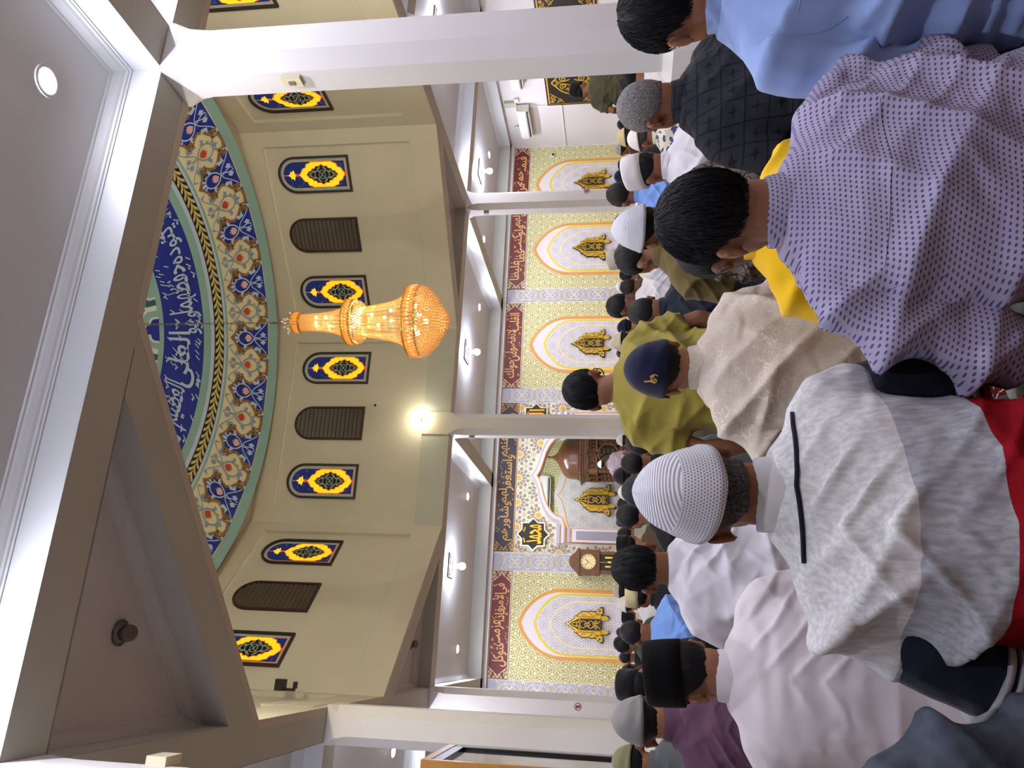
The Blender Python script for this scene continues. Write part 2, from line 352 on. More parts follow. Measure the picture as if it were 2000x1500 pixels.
def band_motif(th):
    # local coords: x along the ring (metres at R=3.3, to the right), y towards the rim
    Rm=3.32
    def m(pts,o=0): return [(th+o-x/Rm,Rm+y) for x,y in pts]
    def pol(pts,lay,mi,o=0): d.poly(m(pts,o),lay,mi)
    def lin(pts,wd,lay,mi,o=0):
        p=pts; n=len(p); L=[];Rr=[]
        for i in range(n):
            a,b_=p[max(i-1,0)],p[min(i+1,n-1)]; dx,dy=b_[0]-a[0],b_[1]-a[1]; l=math.hypot(dx,dy) or 1
            L.append((p[i][0]-dy/l*wd/2,p[i][1]+dx/l*wd/2)); Rr.append((p[i][0]+dy/l*wd/2,p[i][1]-dx/l*wd/2))
        for i in range(n-1): pol([L[i],Rr[i],Rr[i+1],L[i+1]],lay,mi,o)
    H=.435 # half period
    # boundary of the blue lobes (blue touches the rim, cream touches the inner edge)
    bd_=[(-.435,.30),(-.36,.335),(-.30,.26),(-.245,.17),(-.20,.02),(-.25,-.06),(-.20,-.16),(-.09,-.22),(0,-.30)]
    half=bd_+[(-x,y) for x,y in bd_[::-1][1:]]
    s=H
    # blue region centred at x=0 reaching rim
    blue=[(-.435,.35)]+[(-.435,.33),(-.33,.31),(-.27,.20),(-.19,.14),(-.14,.06),(-.17,-.02),(-.23,-.08),(-.21,-.17),(-.12,-.20),(-.05,-.25),(0,-.31)]
    full=blue+[(-x,y) for x,y in blue[::-1][1:]]
    pol(full,1,BLUE)
    ln=blue[1:]+[(-x,y) for x,y in blue[::-1][1:]]
    ln2=[]
    for a,b_ in zip(ln,ln[1:]): ln2+=[a,((a[0]+b_[0])/2,(a[1]+b_[1])/2)]
    ln2.append(ln[-1]); lin(ln2,.042,2,BROWN)
    for sx in(1,-1):
        for ox,oy in ((-.215*sx,-.13),(-.29*sx,.26)):
            for ax in(-.032,.032):
                for ay in(-.032,.032): pol([(ox+ax-.03,oy+ay-.03),(ox+ax+.03,oy+ay-.03),(ox+ax+.03,oy+ay+.03),(ox+ax-.03,oy+ay+.03)],3,BROWN)
            for ax in(-.032,.032): pol([(ox+ax-.01,oy-.042),(ox+ax+.01,oy-.042),(ox+ax+.01,oy-.022),(ox+ax-.01,oy-.022)],4,BLACK)
            pol([(ox-.01,oy+.025),(ox+.01,oy+.025),(ox+.01,oy+.045),(ox-.01,oy+.045)],4,BLACK)
    def sprig(o,up,leaf,flower,stem):
        k=1 if up else -1; e=.0 if up else .02
        q=lambda pts:[(x,(y+e)*k) for x,y in pts]
        lin(q([(0,-.3),(0,-.12)]),.012,2,stem,o) if 0 else None
        # tulip
        tul=[(-.0,-.13),(-.05,-.09),(-.065,-.03),(-.045,-.045),(-.03,.0),(-.013,-.03),(0,.02),(.013,-.03),(.03,.0),(.045,-.045),(.065,-.03),(.05,-.09)]
        pol(q([(x,-y-.07) for x,y in tul]),4,flower,o)
        pol(q([(0,-.17),(-.04,-.19),(-.05,-.235),(-.09,-.215),(-.06,-.18)]),3,leaf,o); pol(q([(0,-.17),(.04,-.19),(.05,-.235),(.09,-.215),(.06,-.18)]),3,leaf,o)
        pol(q([(0,-.27),(-.035,-.22),(0,-.17),(.035,-.22)]),3,leaf,o)
        for sx in(1,-1):
            g=lambda pts:q([(x*sx,y) for x,y in pts])
            lin(g(bez([(0,-.19),(.13,-.16),(.15,.0),(.03,.08)],10)),.02,3,leaf,o)
            lin(g(bez([(.03,.08),(-.10,.13),(.10,.2),(.0,.33)],10)),.015,3,leaf,o)
            lin(g(bez([(-.0,.10),(.10,.12),(.12,.24),(.27,.33)],9)),.014,3,leaf,o)
            pol(g([(.10,-.07),(.17,-.10),(.20,-.05),(.155,-.055),(.135,-.02)]),3,leaf,o)
            pol(g([(.13,.13),(.2,.08),(.185,.17),(.24,.2),(.16,.22)]),3,leaf,o)
            pol(g([(.26,.33),(.33,.24),(.3,.34)]),3,leaf,o); pol(g([(.06,.2),(.10,.25),(.06,.3),(.025,.25)]),3,leaf,o)
            pol(g([(.08,-.13),(.10,-.18),(.125,-.14),(.10,-.10)]),3,GREEN,o) if sx>0 else None
    sprig(0,True,SKY,PINK,SKY)
    sprig(H/Rm,False,GREY,RED,GREY)
for k in range(NF): band_motif(TH0-W/2+k*W)
# rope
nr=150
for k in range(nr):
    a=2*pi*k/nr; e=2*pi/nr
    for s,r0,r1 in((1,2.79,2.865),(1,2.79,2.715)):
        pts=bez([(a-e*.35,r0),(a+e*.3,r0+(r1-r0)*.2),(a+e*.65,r0+(r1-r0)*.55),(a+e*.8,r1)],4)+bez([(a+e*1.25,r1),(a+e*1.1,r0+(r1-r0)*.5),(a+e*.7,r0),(a+e*.35,r0)],4)
        d.poly(pts,1,STRAW)
# verse on the blue band; angles from the places of the words in the photo
def px_theta(y): # photo column y (at band middle) -> angle, by the far side of the ring
    best=None
    for i in range(400):
        th=math.radians(20+i*.4); p=Vector(fd(th,2.1,0))-Vector((0,0,CAMZ)); yy=750-F_PX*p.dot(RT)/p.dot(FW)
        if best is None or abs(yy-y)<best[0]: best=(abs(yy-y),th)
    return best[1]
def dome_word(wd,y0,y1,v0,v1):
    t0,t1=px_theta(y0),px_theta(y1); vs,fs,b=word(wd); h=2*d.step
    d.add([fd(t1+(x-b[0])/(b[1]-b[0])*(t0-t1),2.49-.78*(v0+(yv-b[2])/(b[3]-b[2])*(v1-v0)),h) for x,yv in vs],fs,SKY)
for a in (('والأرض',392,440,.1,.7),('ولا',432,470,.35,.85),('يئوده',455,520,.12,.6),('حفظهما',520,612,.08,.85),('وهو',610,652,.05,.5),('العلي',648,752,.05,.9),('العظيم',748,822,.08,.9),('الله',834,892,.12,.85),('لا',892,905,.1,.9),('إله',905,935,.1,.8)): dome_word(*a)
random.seed(3)
for i in range(70):
    th=px_theta(random.uniform(395,890)); r=2.49-.78*random.choice([random.uniform(.05,.2),random.uniform(.55,.95)]); e=.016
    d.poly([(th-e,r-.035),(th-e*.6,r-.045),(th+e,r+.035),(th+e*.6,r+.045)],3,SKY)
    if i%2: d.poly([(th+.02+.012*math.cos(q_),r+.02*math.sin(q_)) for q_ in [0,1.2,2.5,3.8,5]],3,SKY)
# inner petals
for k in range(16):
    a=2*pi*k/16; e=2*pi/16
    for sc,mi,l in ((1,PALE,1),(.88,TEAL if k%2 else PETROL,2),(.6,PALE,3),(.5,BLUE if k%2 else TEAL,4)):
        pts=[(a+e*.5*x*sc,1.6-.62*sc*y) for x,y in ((-1,0),(-1,.35),(-.8,.5),(-.45,.55),(-.5,.75),(-.25,.82),(0,1),(.25,.82),(.5,.75),(.45,.55),(.8,.5),(1,.35),(1,0))]
        d.poly(pts,l,mi)
for k in range(8):
    a=2*pi*k/8; d.poly([(a-.3,.75),(a,.35),(a+.3,.75),(a,.98)],5,BLACK if k%2 else TEAL)
ring(.42,.03,BLACK,6,32)
d.obj('dome',DM,label='shallow dome painted with blue floral band, rope band and white calligraphy',kind='structure')
# ================================================================ FRONT WALL DECORATION
def fw_(y): return lambda u,v,h:(u,y-h,v)
fwall=fw_(YW)
cream=mat('panel_cream','dbd8a6',.6,var=.02); olive=mat('lattice_olive','8d8650',.6,var=.04); orange=mat('arch_orange','cf9440',.55,var=.03)
lil=mat('arch_white','cfcccb',.6,var=.02); yel=mat('arch_yellow','d3c22f',.5,var=.03); pyel=mat('arch_pale_yellow','ddd49a',.55,var=.02); grey=mat('star_grey','9d9da3',.6,var=.03)
maroon=mat('banner_maroon','6b2b2c',.55,var=.05); gold=mat('letter_gold','dcb26a',.45,var=.05); corn=mat('corner_cream','ddd3a0',.5,var=.03); navy=mat('banner_black','22252d',.5,var=.05); gold2=mat('letter_dark_gold','c8943c',.4,var=.06)
strip_bg=mat('strip_lilac','a5a5ab',.6,var=.02); white=mat('strip_white','dcdce0',.55,var=.02); syel=mat('strip_yellow','c3b84e',.55,var=.03); taupe=mat('star_taupe','8f8676',.6,var=.03); bone=mat('star_bone','d5cfb4',.6,var=.02); gdisc=mat('star_gold','d2a23c',.5,var=.04)
woodm=NT('carved_wood'); o=woodm.obj(); gr=woodm.noise(3,5,woodm.mapv(o,(14,14,1.2)))
woodm.set(col=woodm.mix(woodm.ramp(gr,.3,.75),srgb('4a2a1a'),srgb('7d5232')),rough=.32,spec=.5); wood=woodm.m
def hexes(a,rect):
    r=a*math.sqrt(3)/2; j=0; v=rect[2]-r
    while v<rect[3]+r:
        u=rect[0]-a+(a/2 if j%2 else 0)
        while u<rect[1]+a: yield u,v; u+=a
        v+=r; j+=1
def lattice(p,rect,a=.30,lay=1,mi=1):
    p.rect=rect; w=.0105
    for u,v in hexes(a,rect):
        p.T=(u,v,1,0)
        for k in range(6):
            t=pi/3*k; q=rot2([(.022,0),(.062,.026),(.11,.0),(.062,-.026)],t); p.line(q,w,lay,mi,closed=True)
            p.line(rot2([(.075,.024),(.082,.052),(.098,.057)],t),w,lay,mi); p.line(rot2([(.11,0),(.15,.018)],t),w,lay,mi); p.line(rot2([(.11,0),(.15,-.018)],t),w,lay,mi)
            p.disc(*rot2([(.132,0)],t)[0],.008,lay,mi,6)
        for s in(1,-1):
            c=(0,s*a/math.sqrt(3)); p.line(circ(*c,.047,14),w,lay,mi,closed=True)
            for k in range(3):
                t=pi/3*(2*k)+(pi/2 if s>0 else -pi/2)+pi/3; e=rot2([(.047,0),(.08,0)],t,1,c); p.line(e,w,lay,mi)
    p.T=(0,0,1,0); p.rect=None
def rosettes(p,poly,a=.262,lay=5,mi=4):
    xs=[q[0] for q in poly]; ys=[q[1] for q in poly]; rect=(min(xs),max(xs),min(ys),max(ys)); r=a*math.sqrt(3)/2
    def put(pts):
        if all(inside(q,poly) for q in pts[::2]): p.poly(pts,lay,mi)
    for u,v in hexes(a,rect):
        put(circ(u,v,.019,8))
        for k in range(12):
            t=2*pi*k/12+.26; put(rot2([(.036,0),(.058,.0105),(.078,.0),(.058,-.0105)],t,1,(u,v)))
            t+=pi/12; put(rot2([(.083,.0),(.1,.012),(.118,0),(.1,-.012)],t,1,(u,v)))
        for s in(1,-1):
            c=(u,v+s*a/math.sqrt(3))
            for k in range(3):
                t=2*pi*k/3+s*pi/2; put(rot2([(.012,0),(.03,.012),(.046,0),(.03,-.012)],t,1,c))
def archpts(c,W,z0,zs,za,n=14):
    R=[(c+W*(1-(i/n)**2.2)**.75,zs+(za-zs)*i/n) for i in range(n+1)]
    return [(c+W,z0)]+R+[(2*c-x,z) for x,z in R[::-1][1:]]+[(c-W,z0)]
def star_ground(p,poly_in,rect,lay=1):
    "bone ground with taupe petals and gold discs"
    a=.53; p.rect=rect
    for u,v in hexes(a,rect):
        p.T=(u,v,1,0); p.disc(0,0,.058,lay+1,7,14)
        for k in range(12):
            t=2*pi*k/12; p.poly(rot2([(.07,0),(.10,.024),(.15,.030),(.180,0),(.15,-.030),(.10,-.024)],t),lay,6)
            t+=pi/12; p.poly(rot2([(.16,0),(.18,.028),(.215,.040),(.25,.016),(.25,-.016),(.215,-.040),(.18,-.028)],t),lay,6)
        for s in(1,-1):
            c=(0,s*a/math.sqrt(3))
            p.poly(circ(*c,.022,6),lay,6)
            for k in range(6): p.poly(rot2([(.034,0),(.05,.016),(.068,0),(.05,-.016)],pi/3*k,1,c),lay,6)
        for k in range(3):
            p.poly(circ(*rot2([(a/2,0)],pi/3*k)[0],.016,6),lay,6)
    p.T=(0,0,1,0); p.rect=None
PM=[cream,olive,orange,lil,grey,yel,taupe,gdisc,pyel,bone]
def wall_panel(x0,x1,arches,label):
    "cream lattice panel with one or two pointed arches, from the dado up to the banner"
    t=thing('wall_panel',label,'wall panel',((x0+x1)/2,YW,.9),group=None); ox=(x0+x1)/2
    F=lambda u,v,h:(u-ox,-h,v-.9)
    p=P(F); p.step=.0025
    p.poly([(x0,.9),(x1,.9),(x1,3.17),(x0,3.17)],1,0); lattice(p,(x0,x1,.9,3.17),.30,2,1)
    p.poly([(x0,.825),(x1,.825),(x1,.9),(x0,.9)],2,2)
    p.obj('lattice_ground',PM,t)
    for c in arches:
        p=P(F); p.step=.0025
        p.poly(archpts(c,.70,.9,2.05,3.03),4,2); p.poly(archpts(c,.625,.9,2.1,2.95),5,3); p.poly(archpts(c,.612,.9,2.0,2.70),6,5); ar=archpts(c,.565,.9,2.0,2.645); p.poly(ar,7,3)
        rosettes(p,ar,.262,8,4); p.line(archpts(c,.45,.9,1.75,2.37),.03,9,8)
        p.obj('pointed_arch',PM,t)
    return t
wall_panel(8.03,11.97,(9.07,10.88),'wide cream lattice wall panel with two orange arches at the right end of the front wall')
wall_panel(5.55,7.68,(6.61,),'cream lattice wall panel with one orange arch between the two patterned strips right of the niche')
wall_panel(-.64,1.5,(.48,),'cream lattice wall panel with one orange arch left of the pendulum clock')
wall_panel(-4.9,-1.0,(-1.97,-3.8),'cream lattice wall panel beyond the left columns, partly seen at the glass screen')
# dado
p=P(fwall,.002)
for x0,x1 in((XL,2.0),(5.08,XR)):
    p.poly([(x0,.1),(x1,.1),(x1,.825),(x0,.825)],1,0)
    u=x0
    while u<x1:
        p.rect=(x0,x1,.1,.825)
        for v in(.28,.64): p.line([(u,v),(u+.14,v+.17),(u+.28,v),(u+.14,v-.17)],.02,2,1,closed=True); p.line(circ(u+.14,v,.06,8),.014,2,1,closed=True)
        u+=.28
    p.rect=None
struct('baseboard_front',p,[mat('dado_stone','c3b89b',.5,var=.05),bone],'stone coloured dado with pale star lines along the front wall')
# vertical patterned strips
n=4
for x0,x1 in((7.7,8.01),(5.22,5.53),(1.53,1.86),(-.98,-.66)):
    b=P(fw_(YW-.012),.0022); c=(x0+x1)/2; hwid=(x1-x0)/2
    b.box(x0,x1,YW-.012,YW,.83,3.64,0); b.rect=(x0,x1,.83,3.64)
    v=.9
    while v<3.7:
        b.T=(c,v,1,0); L=b.line
        for k in range(4):
            t=pi/2*k
            L(rot2(bez([(0,.0),(.075,.03),(.06,.09),(0,.125)],7)+bez([(0,.125),(-.06,.09),(-.075,.03),(0,0)],7),t,1 if k%2 else 1),.012,2,1); b.poly(rot2([(0,.03),(.024,.065),(0,.095),(-.024,.065)],t),1,2)
        for s in(1,-1):
            for r in(1,-1):
                g=lambda pts:[(x*s,y*r) for x,y in pts]
                L(g(spiral(.105,.085,.035,pi/2,1.1,10)),.010,2,1); L(g(bez([(0,.215),(.07,.19),(.15,.13),(.13,.04)],8)),.010,2,1)
                L(g([(.02,.28),(.155,.17)]),.018,1,2); L(g([(.0,.235),(.09,.23),(.15,.19)]),.008,2,1)
                b.poly(g([(.155,.235),(.11,.265),(.155,.28)]),2,1); b.poly(g([(.03,.17),(.055,.15),(.04,.135)]),1,2)
        v+=.56
    b.T=(0,0,1,0); b.rect=None
    struct('trim_%d'%n,b,[strip_bg,white,syel],'lilac strip with white and yellow quatrefoils'); n+=1
# cornice above the banners
b=B(); b.box(XL,XR,YW-.10,YW,3.60,3.681); b.box(XL,XR,YW-.06,YW,3.635-.02,3.66)
struct('trim_%d'%n,b,plaster,'pale grey cornice over the banners'); n+=1
# banners
def corner(p,x,z,sx,sz,k,lay,mi):
    p.T=(x,z,1,0); q=lambda pts:[(a*sx*k,b_*sz*k) for a,b_ in pts]
    p.line(q(spiral(.05,.16,.05,0,1.2,12)),.012*k,lay,mi); p.line(q(spiral(.16,.05,.05,pi/2,1.2,12)),.012*k,lay,mi); p.line(q(spiral(.07,.06,.045,pi,1.3,12)),.013*k,lay,mi)
    p.line(q(bez([(0,.24),(.05,.2),(.12,.14),(.14,.12)],6)),.014*k,lay,mi); p.line(q(bez([(.24,0),(.2,.05),(.14,.12),(.12,.14)],6)),.014*k,lay,mi)
    p.poly(q([(0,0),(.06,0),(.03,.03),(0,.06)]),lay,mi); p.poly(q([(.0,.10),(.03,.12),(.0,.15)]),lay,mi); p.poly(q([(.10,0),(.12,.03),(.15,0)]),lay,mi); p.T=(0,0,1,0)
def banner(x0,x1,text,dark,label,cut=None):
    t=thing('calligraphy_banner',label,'banner',((x0+x1)/2,YW-.006,3.18)); ox=(x0+x1)/2; z0,z1=3.185,3.605
    F=lambda u,v,h:(u-ox,-h-.012,v-3.18)
    b=P(F,.003); b.box(x0-ox,x1-ox,-.014,0,z0-3.18,z1-3.18,0)
    b.line([(x0+.01,z0+.01),(x1-.01,z0+.01),(x1-.01,z1-.01),(x0+.01,z1-.01)],.016,1,1,closed=True); b.obj('board',[navy if dark else maroon,gold2 if dark else corn],t)
    for x,s in((x0+.02,1),(x1-.02,-1)):
        for z_,e in((z0+.02,1),(z1-.02,-1)):
            b=P(F,.003); corner(b,x,z_,s,e,.85,2,0); b.obj('corner_ornament',[gold2 if dark else corn],t)
    random.seed(len(text)+int(x0*10)); put_text(F,text.split(),x0+.26,x1-.26,z0+.03,z1-.03,3,[gold2 if dark else gold],t)
banner(8.02,11.95,'فبما رحمة من الله لنت لهم ولو كنت فظا غليظا',0,'long maroon banner with cream calligraphy over the two right arches')
banner(5.55,7.65,'القلب لانفضوا من حولك',0,'maroon calligraphy banner just right of the middle column')
banner(1.9,5.19,'فاعف عنهم واستغفر لهم وشاورهم',1,'long black banner with gold calligraphy above the prayer niche')
banner(-.63,1.5,'في الأمر فإذا عزمت فتوكل',0,'maroon calligraphy banner above the arch left of the pendulum clock')
banner(-4.9,-1.0,'على الله إن الله يحب المتوكلين',0,'maroon calligraphy banner beyond the left columns, mostly hidden')
# star pattern round the niche
p=P(fwall,.0025)
out=[(0,2.87),(.10,2.80),(.28,2.725),(.55,2.65),(.74,2.58),(.88,2.49),(.97,2.39),(1.01,2.28)]
for sg in(1,-1):
    poly=[(MX,3.17)]+[(MX+sg*x,z) for x,z in out]+[(MX+sg*1.46,2.27),(MX+sg*1.46,.83),(MX+sg*1.66,.83),(MX+sg*1.66,3.17)]
    p.poly(poly,1,9)
def ok(q): 
    x=abs(q[0]-MX)
    if q[1]<2.28: return x>1.46
    for (a,za),(c_,zb) in zip(out,out[1:]):
        if a<=x<=c_: return q[1]>za+(zb-za)*(x-a)/(c_-a)
    return x>1.0
_poly=p.poly
def pf(pts,lay=1,mi=0,raw=False):
    q=[p.tr(*a) for a in pts]
    if all(ok(a) for a in q): _poly(pts,lay,mi)
p.poly=pf; star_ground(p,None,(MX-1.65,MX+1.65,.84,3.165),2); p.poly=_poly
struct('trim_%d'%n,p,PM,'bone and taupe star pattern with gold discs around the prayer niche'); n+=1
# arch band, capitals, jambs
lilb=mat('band_lilac','aeacb3',.5,var=.02); lilw=mat('band_pale','cdccd2',.5,var=.02); gline=mat('gold_line','cf9a55',.4,var=.05); dkg=mat('jamb_grey','8e8d95',.5,var=.03)
b=P(fwall,.004)
def lerp(a,b_,t): return [(x0+(x1-x0)*t,z0+(z1-z0)*t) for (x0,z0),(x1,z1) in zip(a,b_)]
o2=[(0,2.87),(.05,2.835),(.10,2.80),(.28,2.725),(.52,2.66),(.72,2.585),(.88,2.49),(.97,2.39),(1.01,2.28),(1.25,2.275),(1.46,2.27)]
for sg in(1,-1):
    mk=lambda L:[(MX+sg*x,z) for x,z in L]
    for t0,t1,h,mi in((0,.42,.035,0),(.42,.82,.05,1),(.82,1.0,.055,2)):
        a_,c_=mk(lerp(o2,inn,t0)),mk(lerp(o2,inn,t1))
        for i in range(len(a_)-1): b.prism([a_[i],a_[i+1],c_[i+1],c_[i]],0,h,fwall,mi)
    x=lambda a:MX+sg*a
    for a0,a1,z0,z1,h,mi in((1.06,1.46,2.20,2.27,.10,0),(1.08,1.44,2.12,2.20,.08,1),(1.10,1.42,2.08,2.12,.09,2),(1.12,1.42,1.99,2.08,.07,0),(1.13,1.40,1.96,1.99,.06,2),(1.12,1.42,0,1.96,.05,1),(1.18,1.36,.15,1.86,.056,3),(1.12,1.135,0,1.96,.056,2),(1.405,1.42,0,1.96,.056,2)):
        b.box(min(x(a0),x(a1)),max(x(a0),x(a1)),YW-h,YW,z0,z1,mi)
struct('trim_%d'%n,b,[lilb,lilw,gline,dkg],'lilac and gold arch band and pillars framing the prayer niche'); n+=1
# niche room
YN=18.7; b=P(fw_(YN),.003)
b.box(1.6,5.6,YN,YN+.2,0,3.4,0); b.box(1.6,1.75,16.72,YN,0,3.4,0); b.box(5.35,5.5,16.72,YN,0,3.4,0); b.box(1.6,5.6,16.72,YN+.2,3.2,3.4,3)
lattice(b,(1.75,5.35,1.0,3.2),.34,1,1)
ng=[(MX-1.2,1.95),(MX-1.2,2.02),(MX-.95,2.05),(MX-.9,2.16),(MX-.72,2.24),(MX-.35,2.33),(MX-.12,2.40),(MX,2.5)]
full=ng+[(2*MX-x,z) for x,z in ng[::-1][1:]]
sc=lambda k,dz:[(MX+(x-MX)*k,(z-dz)) for x,z in full]
b.poly([(MX-1.35,.0)]+sc(1.1,-.1)+[(MX+1.35,0)],3,3); b.poly([(MX-1.18,.0)]+sc(.99,.03)+[(MX+1.18,0)],4,10); inner=[(MX-1.14,.0)]+sc(.96,.06)+[(MX+1.14,0)]; b.poly(inner,5,3); rosettes(b,inner,.3,6,4)
for s in(1,-1):
    for a0,a1,mi in((1.12,1.24,3),(1.155,1.2,11)): b.box(min(MX+s*a0,MX+s*a1),max(MX+s*a0,MX+s*a1),YN-.05-(.004 if mi==11 else 0),YN,0,1.95,mi)
struct('wall_niche',b,PM+[gline,dkg],'bright cream lattice walls of the prayer niche with inner white arch')
# gold emblem
goldm=mat('polished_gold','dcb438',.25,metal=.55,var=.04,spec=.6); darkm=mat('emblem_black','17130c',.5)
OUT=[(0,.88),(.022,.845),(.012,.825),(.05,.80),(.04,.775),(.085,.735),(.10,.70),(.165,.685),(.15,.655),(.215,.60),(.205,.575),(.245,.56),(.235,.40),(.255,.385),(.245,.30),(.255,.25),(.30,.235),(.285,.21),(.325,.195),(.325,.135),(.215,.135),(.215,.16),(.175,.16),(.175,.05),(.135,0),(.095,.05),(.095,.165),(0,.165)]
def emblem(loc,label,s=1.0):
    t=thing('gold_emblem',label,'emblem',loc)
    full=OUT+[(-x,z) for x,z in OUT[::-1][1:-1]]
    b=B(); b.prism([(x*1.07*s,(z-.44)*1.05*s+.44*s) for x,z in full],0,.025,lambda u,v,h:(u,-h,v),0); b.obj('backing',darkm,t)
    b=B(); b.prism([(x*s,z*s) for x,z in full],.025,.05,lambda u,v,h:(u,-h,v),0); b.obj('plate',goldm,t)
    p=P(lambda u,v,h:(u*s,-.05-h,v*s),.004); w=.014
    c_=[(0,.80),(.03,.77),(.06,.70),(.105,.62),(.105,.17),(-.105,.17),(-.105,.62),(-.06,.70),(-.03,.77)]; p.poly(c_,1,0)
    for sg in(1,-1):
        q=lambda pts:[(x*sg,z) for x,z in pts]; L=p.line
        L(q(bez([(0,.76),(.06,.70),(.0,.66),(.06,.60)],8)),w,2,1); L(q(spiral(.055,.58,.04,0,1.2,12)),w,2,1); L(q(bez([(0,.60),(.09,.54),(.09,.50),(0,.44)],8)),w,2,1); L(q(bez([(0,.50),(.05,.46),(.05,.42),(0,.38)],8)),w,2,1)
        L(q(bez([(0,.44),(.10,.40),(.09,.34),(0,.31)],8)),w,2,1); L(q(spiral(.06,.27,.04,pi/2,1.3,12)),w,2,1); L(q(bez([(.0,.33),(.03,.26),(.0,.22),(.08,.19)],8)),w,2,1); L(q(spiral(.03,.66,.03,pi,1.1,10)),w*.8,2,1)
        for pts in([(.115,.60),(.115,.165)],[(.15,.655),(.15,.30),(.20,.26),(.20,.16)],[(.235,.55),(.18,.55),(.18,.46)],[(.235,.40),(.165,.33)],[(.245,.3),(.2,.2)],[(.105,.165),(.175,.165)]): L(q(pts),.010,1,0)
        p.disc(sg*.27,.19,.017,1,0,8)
    p.obj('filigree',[darkm,goldm],t); return t
emblem((.49,YW-.03,1.16),'gold emblem in the arch left of the pendulum clock')
emblem((6.61,YW-.03,1.17),'gold emblem in the arch right of the middle column')
emblem((9.07,YW-.03,1.18),'gold emblem in the left arch of the wide right panel')
emblem((10.88,YW-.03,1.18),'gold emblem in the arch nearest the right corner, half behind a column')
emblem((-1.97,YW-.03,1.17),'gold emblem beyond the left columns, seen over the glass screen')
emblem((3.43,YN-.06,1.05),'larger gold emblem on the back wall inside the prayer niche',1.12)
# eight pointed star signs
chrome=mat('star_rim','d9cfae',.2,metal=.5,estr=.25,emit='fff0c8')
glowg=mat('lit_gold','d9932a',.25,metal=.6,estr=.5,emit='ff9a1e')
def star_sign(x,z,wd,label):
    t=thing('star_sign',label,'sign',(x,YW-.03,z)); pts=[]
    for k in range(16):
        a=pi/8*k+pi/8*0; r=.34 if k%2==0 else .262; pts.append((r*math.sin(a),r*math.cos(a)))
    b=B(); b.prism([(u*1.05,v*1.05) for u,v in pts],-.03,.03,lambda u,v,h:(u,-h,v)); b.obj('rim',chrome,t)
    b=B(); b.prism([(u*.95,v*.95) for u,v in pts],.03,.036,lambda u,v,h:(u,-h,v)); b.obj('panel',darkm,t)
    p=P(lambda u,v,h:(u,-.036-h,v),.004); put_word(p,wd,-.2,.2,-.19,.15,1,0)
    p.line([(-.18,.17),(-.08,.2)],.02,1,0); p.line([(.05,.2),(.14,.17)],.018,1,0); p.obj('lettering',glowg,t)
star_sign(2.27,2.77,'محمد','black eight pointed star sign with gold script left of the prayer niche')
star_sign(4.83,2.80,'الله','black eight pointed star sign half hidden by the middle column')
# ---------------- pulpit
t=thing('pulpit','carved brown wooden pulpit with domed canopy standing in the prayer niche','pulpit',(4.25,17.75,0)); hx=.46; hy=.5
b=B(); b.lathe([(.03,0),(.034,.03),(.02,.06),(.035,.09),(.045,.12),(.03,.15),(.01,.19),(.002,.24)],(0,0,2.50),12); b.obj('finial',wood,t)
b=B(); pr=[(.62,0),(.60,.05),(.585,.10),(.58,.2),(.55,.30),(.46,.39),(.32,.46),(.2,.51),(.12,.55),(.06,.60),(.03,.64)]
R=[]
for r,z in pr:
    ring=[]
    for k in range(32):
        a=2*pi*k/32; c_,s_=math.cos(a),math.sin(a); e=.5; m=(abs(c_)**(2/e*.5)+abs(s_)**(2/e*.5))**(-1/ (2/e*.5)) if z<.2 else 1
        kk=min(1,z/.35); m=m*(1-kk)+kk; ring.append((c_*r*m*.86,s_*r*m*.86,1.87+z))
    R.append(ring)
b.rings(R); b.obj('canopy_dome',mat('canopy_wood','5b3823',.25,var=.08,spec=.6),t)
b=B()
for z0,z1,e in((1.83,1.88,.07),(1.78,1.83,.03),(1.70,1.78,.0)): b.box(-hx-e,hx+e,-hy-e,hy+e,z0,z1)
b.obj('cornice',wood,t)
def twist(x,y,z0,z1,r=.035):
    b=B(); R=[]; nn=36
    for i in range(nn+1):
        z=z0+(z1-z0)*i/nn; R.append([(x+(r+.011*math.cos(3*(2*pi*k/12)-i*.9))*math.cos(2*pi*k/12),y+(r+.011*math.cos(3*(2*pi*k/12)-i*.9))*math.sin(2*pi*k/12),z) for k in range(12)])
    b.rings(R); b.box(x-.055,x+.055,y-.055,y+.055,z0-.08,z0); b.box(x-.055,x+.055,y-.055,y+.055,z1,z1+.2); return b
for x,y in((-hx+.05,-hy+.05),(hx-.05,-hy+.05),(-hx+.05,hy-.05),(hx-.05,hy-.05),(-hx+.05,0),(hx-.05,0)): twist(x,y,1.0,1.45).obj('twisted_column',wood,t)
def screen(b,F,x0,x1,z0,z1,d=.02):
    p=P(F,.0); w=.012; nx=max(2,int((x1-x0)/.09)); nz=max(2,int((z1-z0)/.09)); sx=(x1-x0)/nx; sz=(z1-z0)/nz
    for i in range(nx):
        for j in range(nz):
            c_=(x0+sx*(i+.5),z0+sz*(j+.5))
            for e in(1,-1): p.line(spiral(c_[0]+e*sx*.2,c_[1],sx*.3,e*pi/2,e*1.3,10),w,0,0); p.line([(c_[0]-sx/2,c_[1]-e*sz/2),(c_[0]+sx/2,c_[1]+e*sz/2)],w*.7,0,0)
    k=len(b.V); b.V+=p.V; b.F+=[[i+k for i in f] for f in p.F]; b.M+=p.M; b.SM+=p.SM
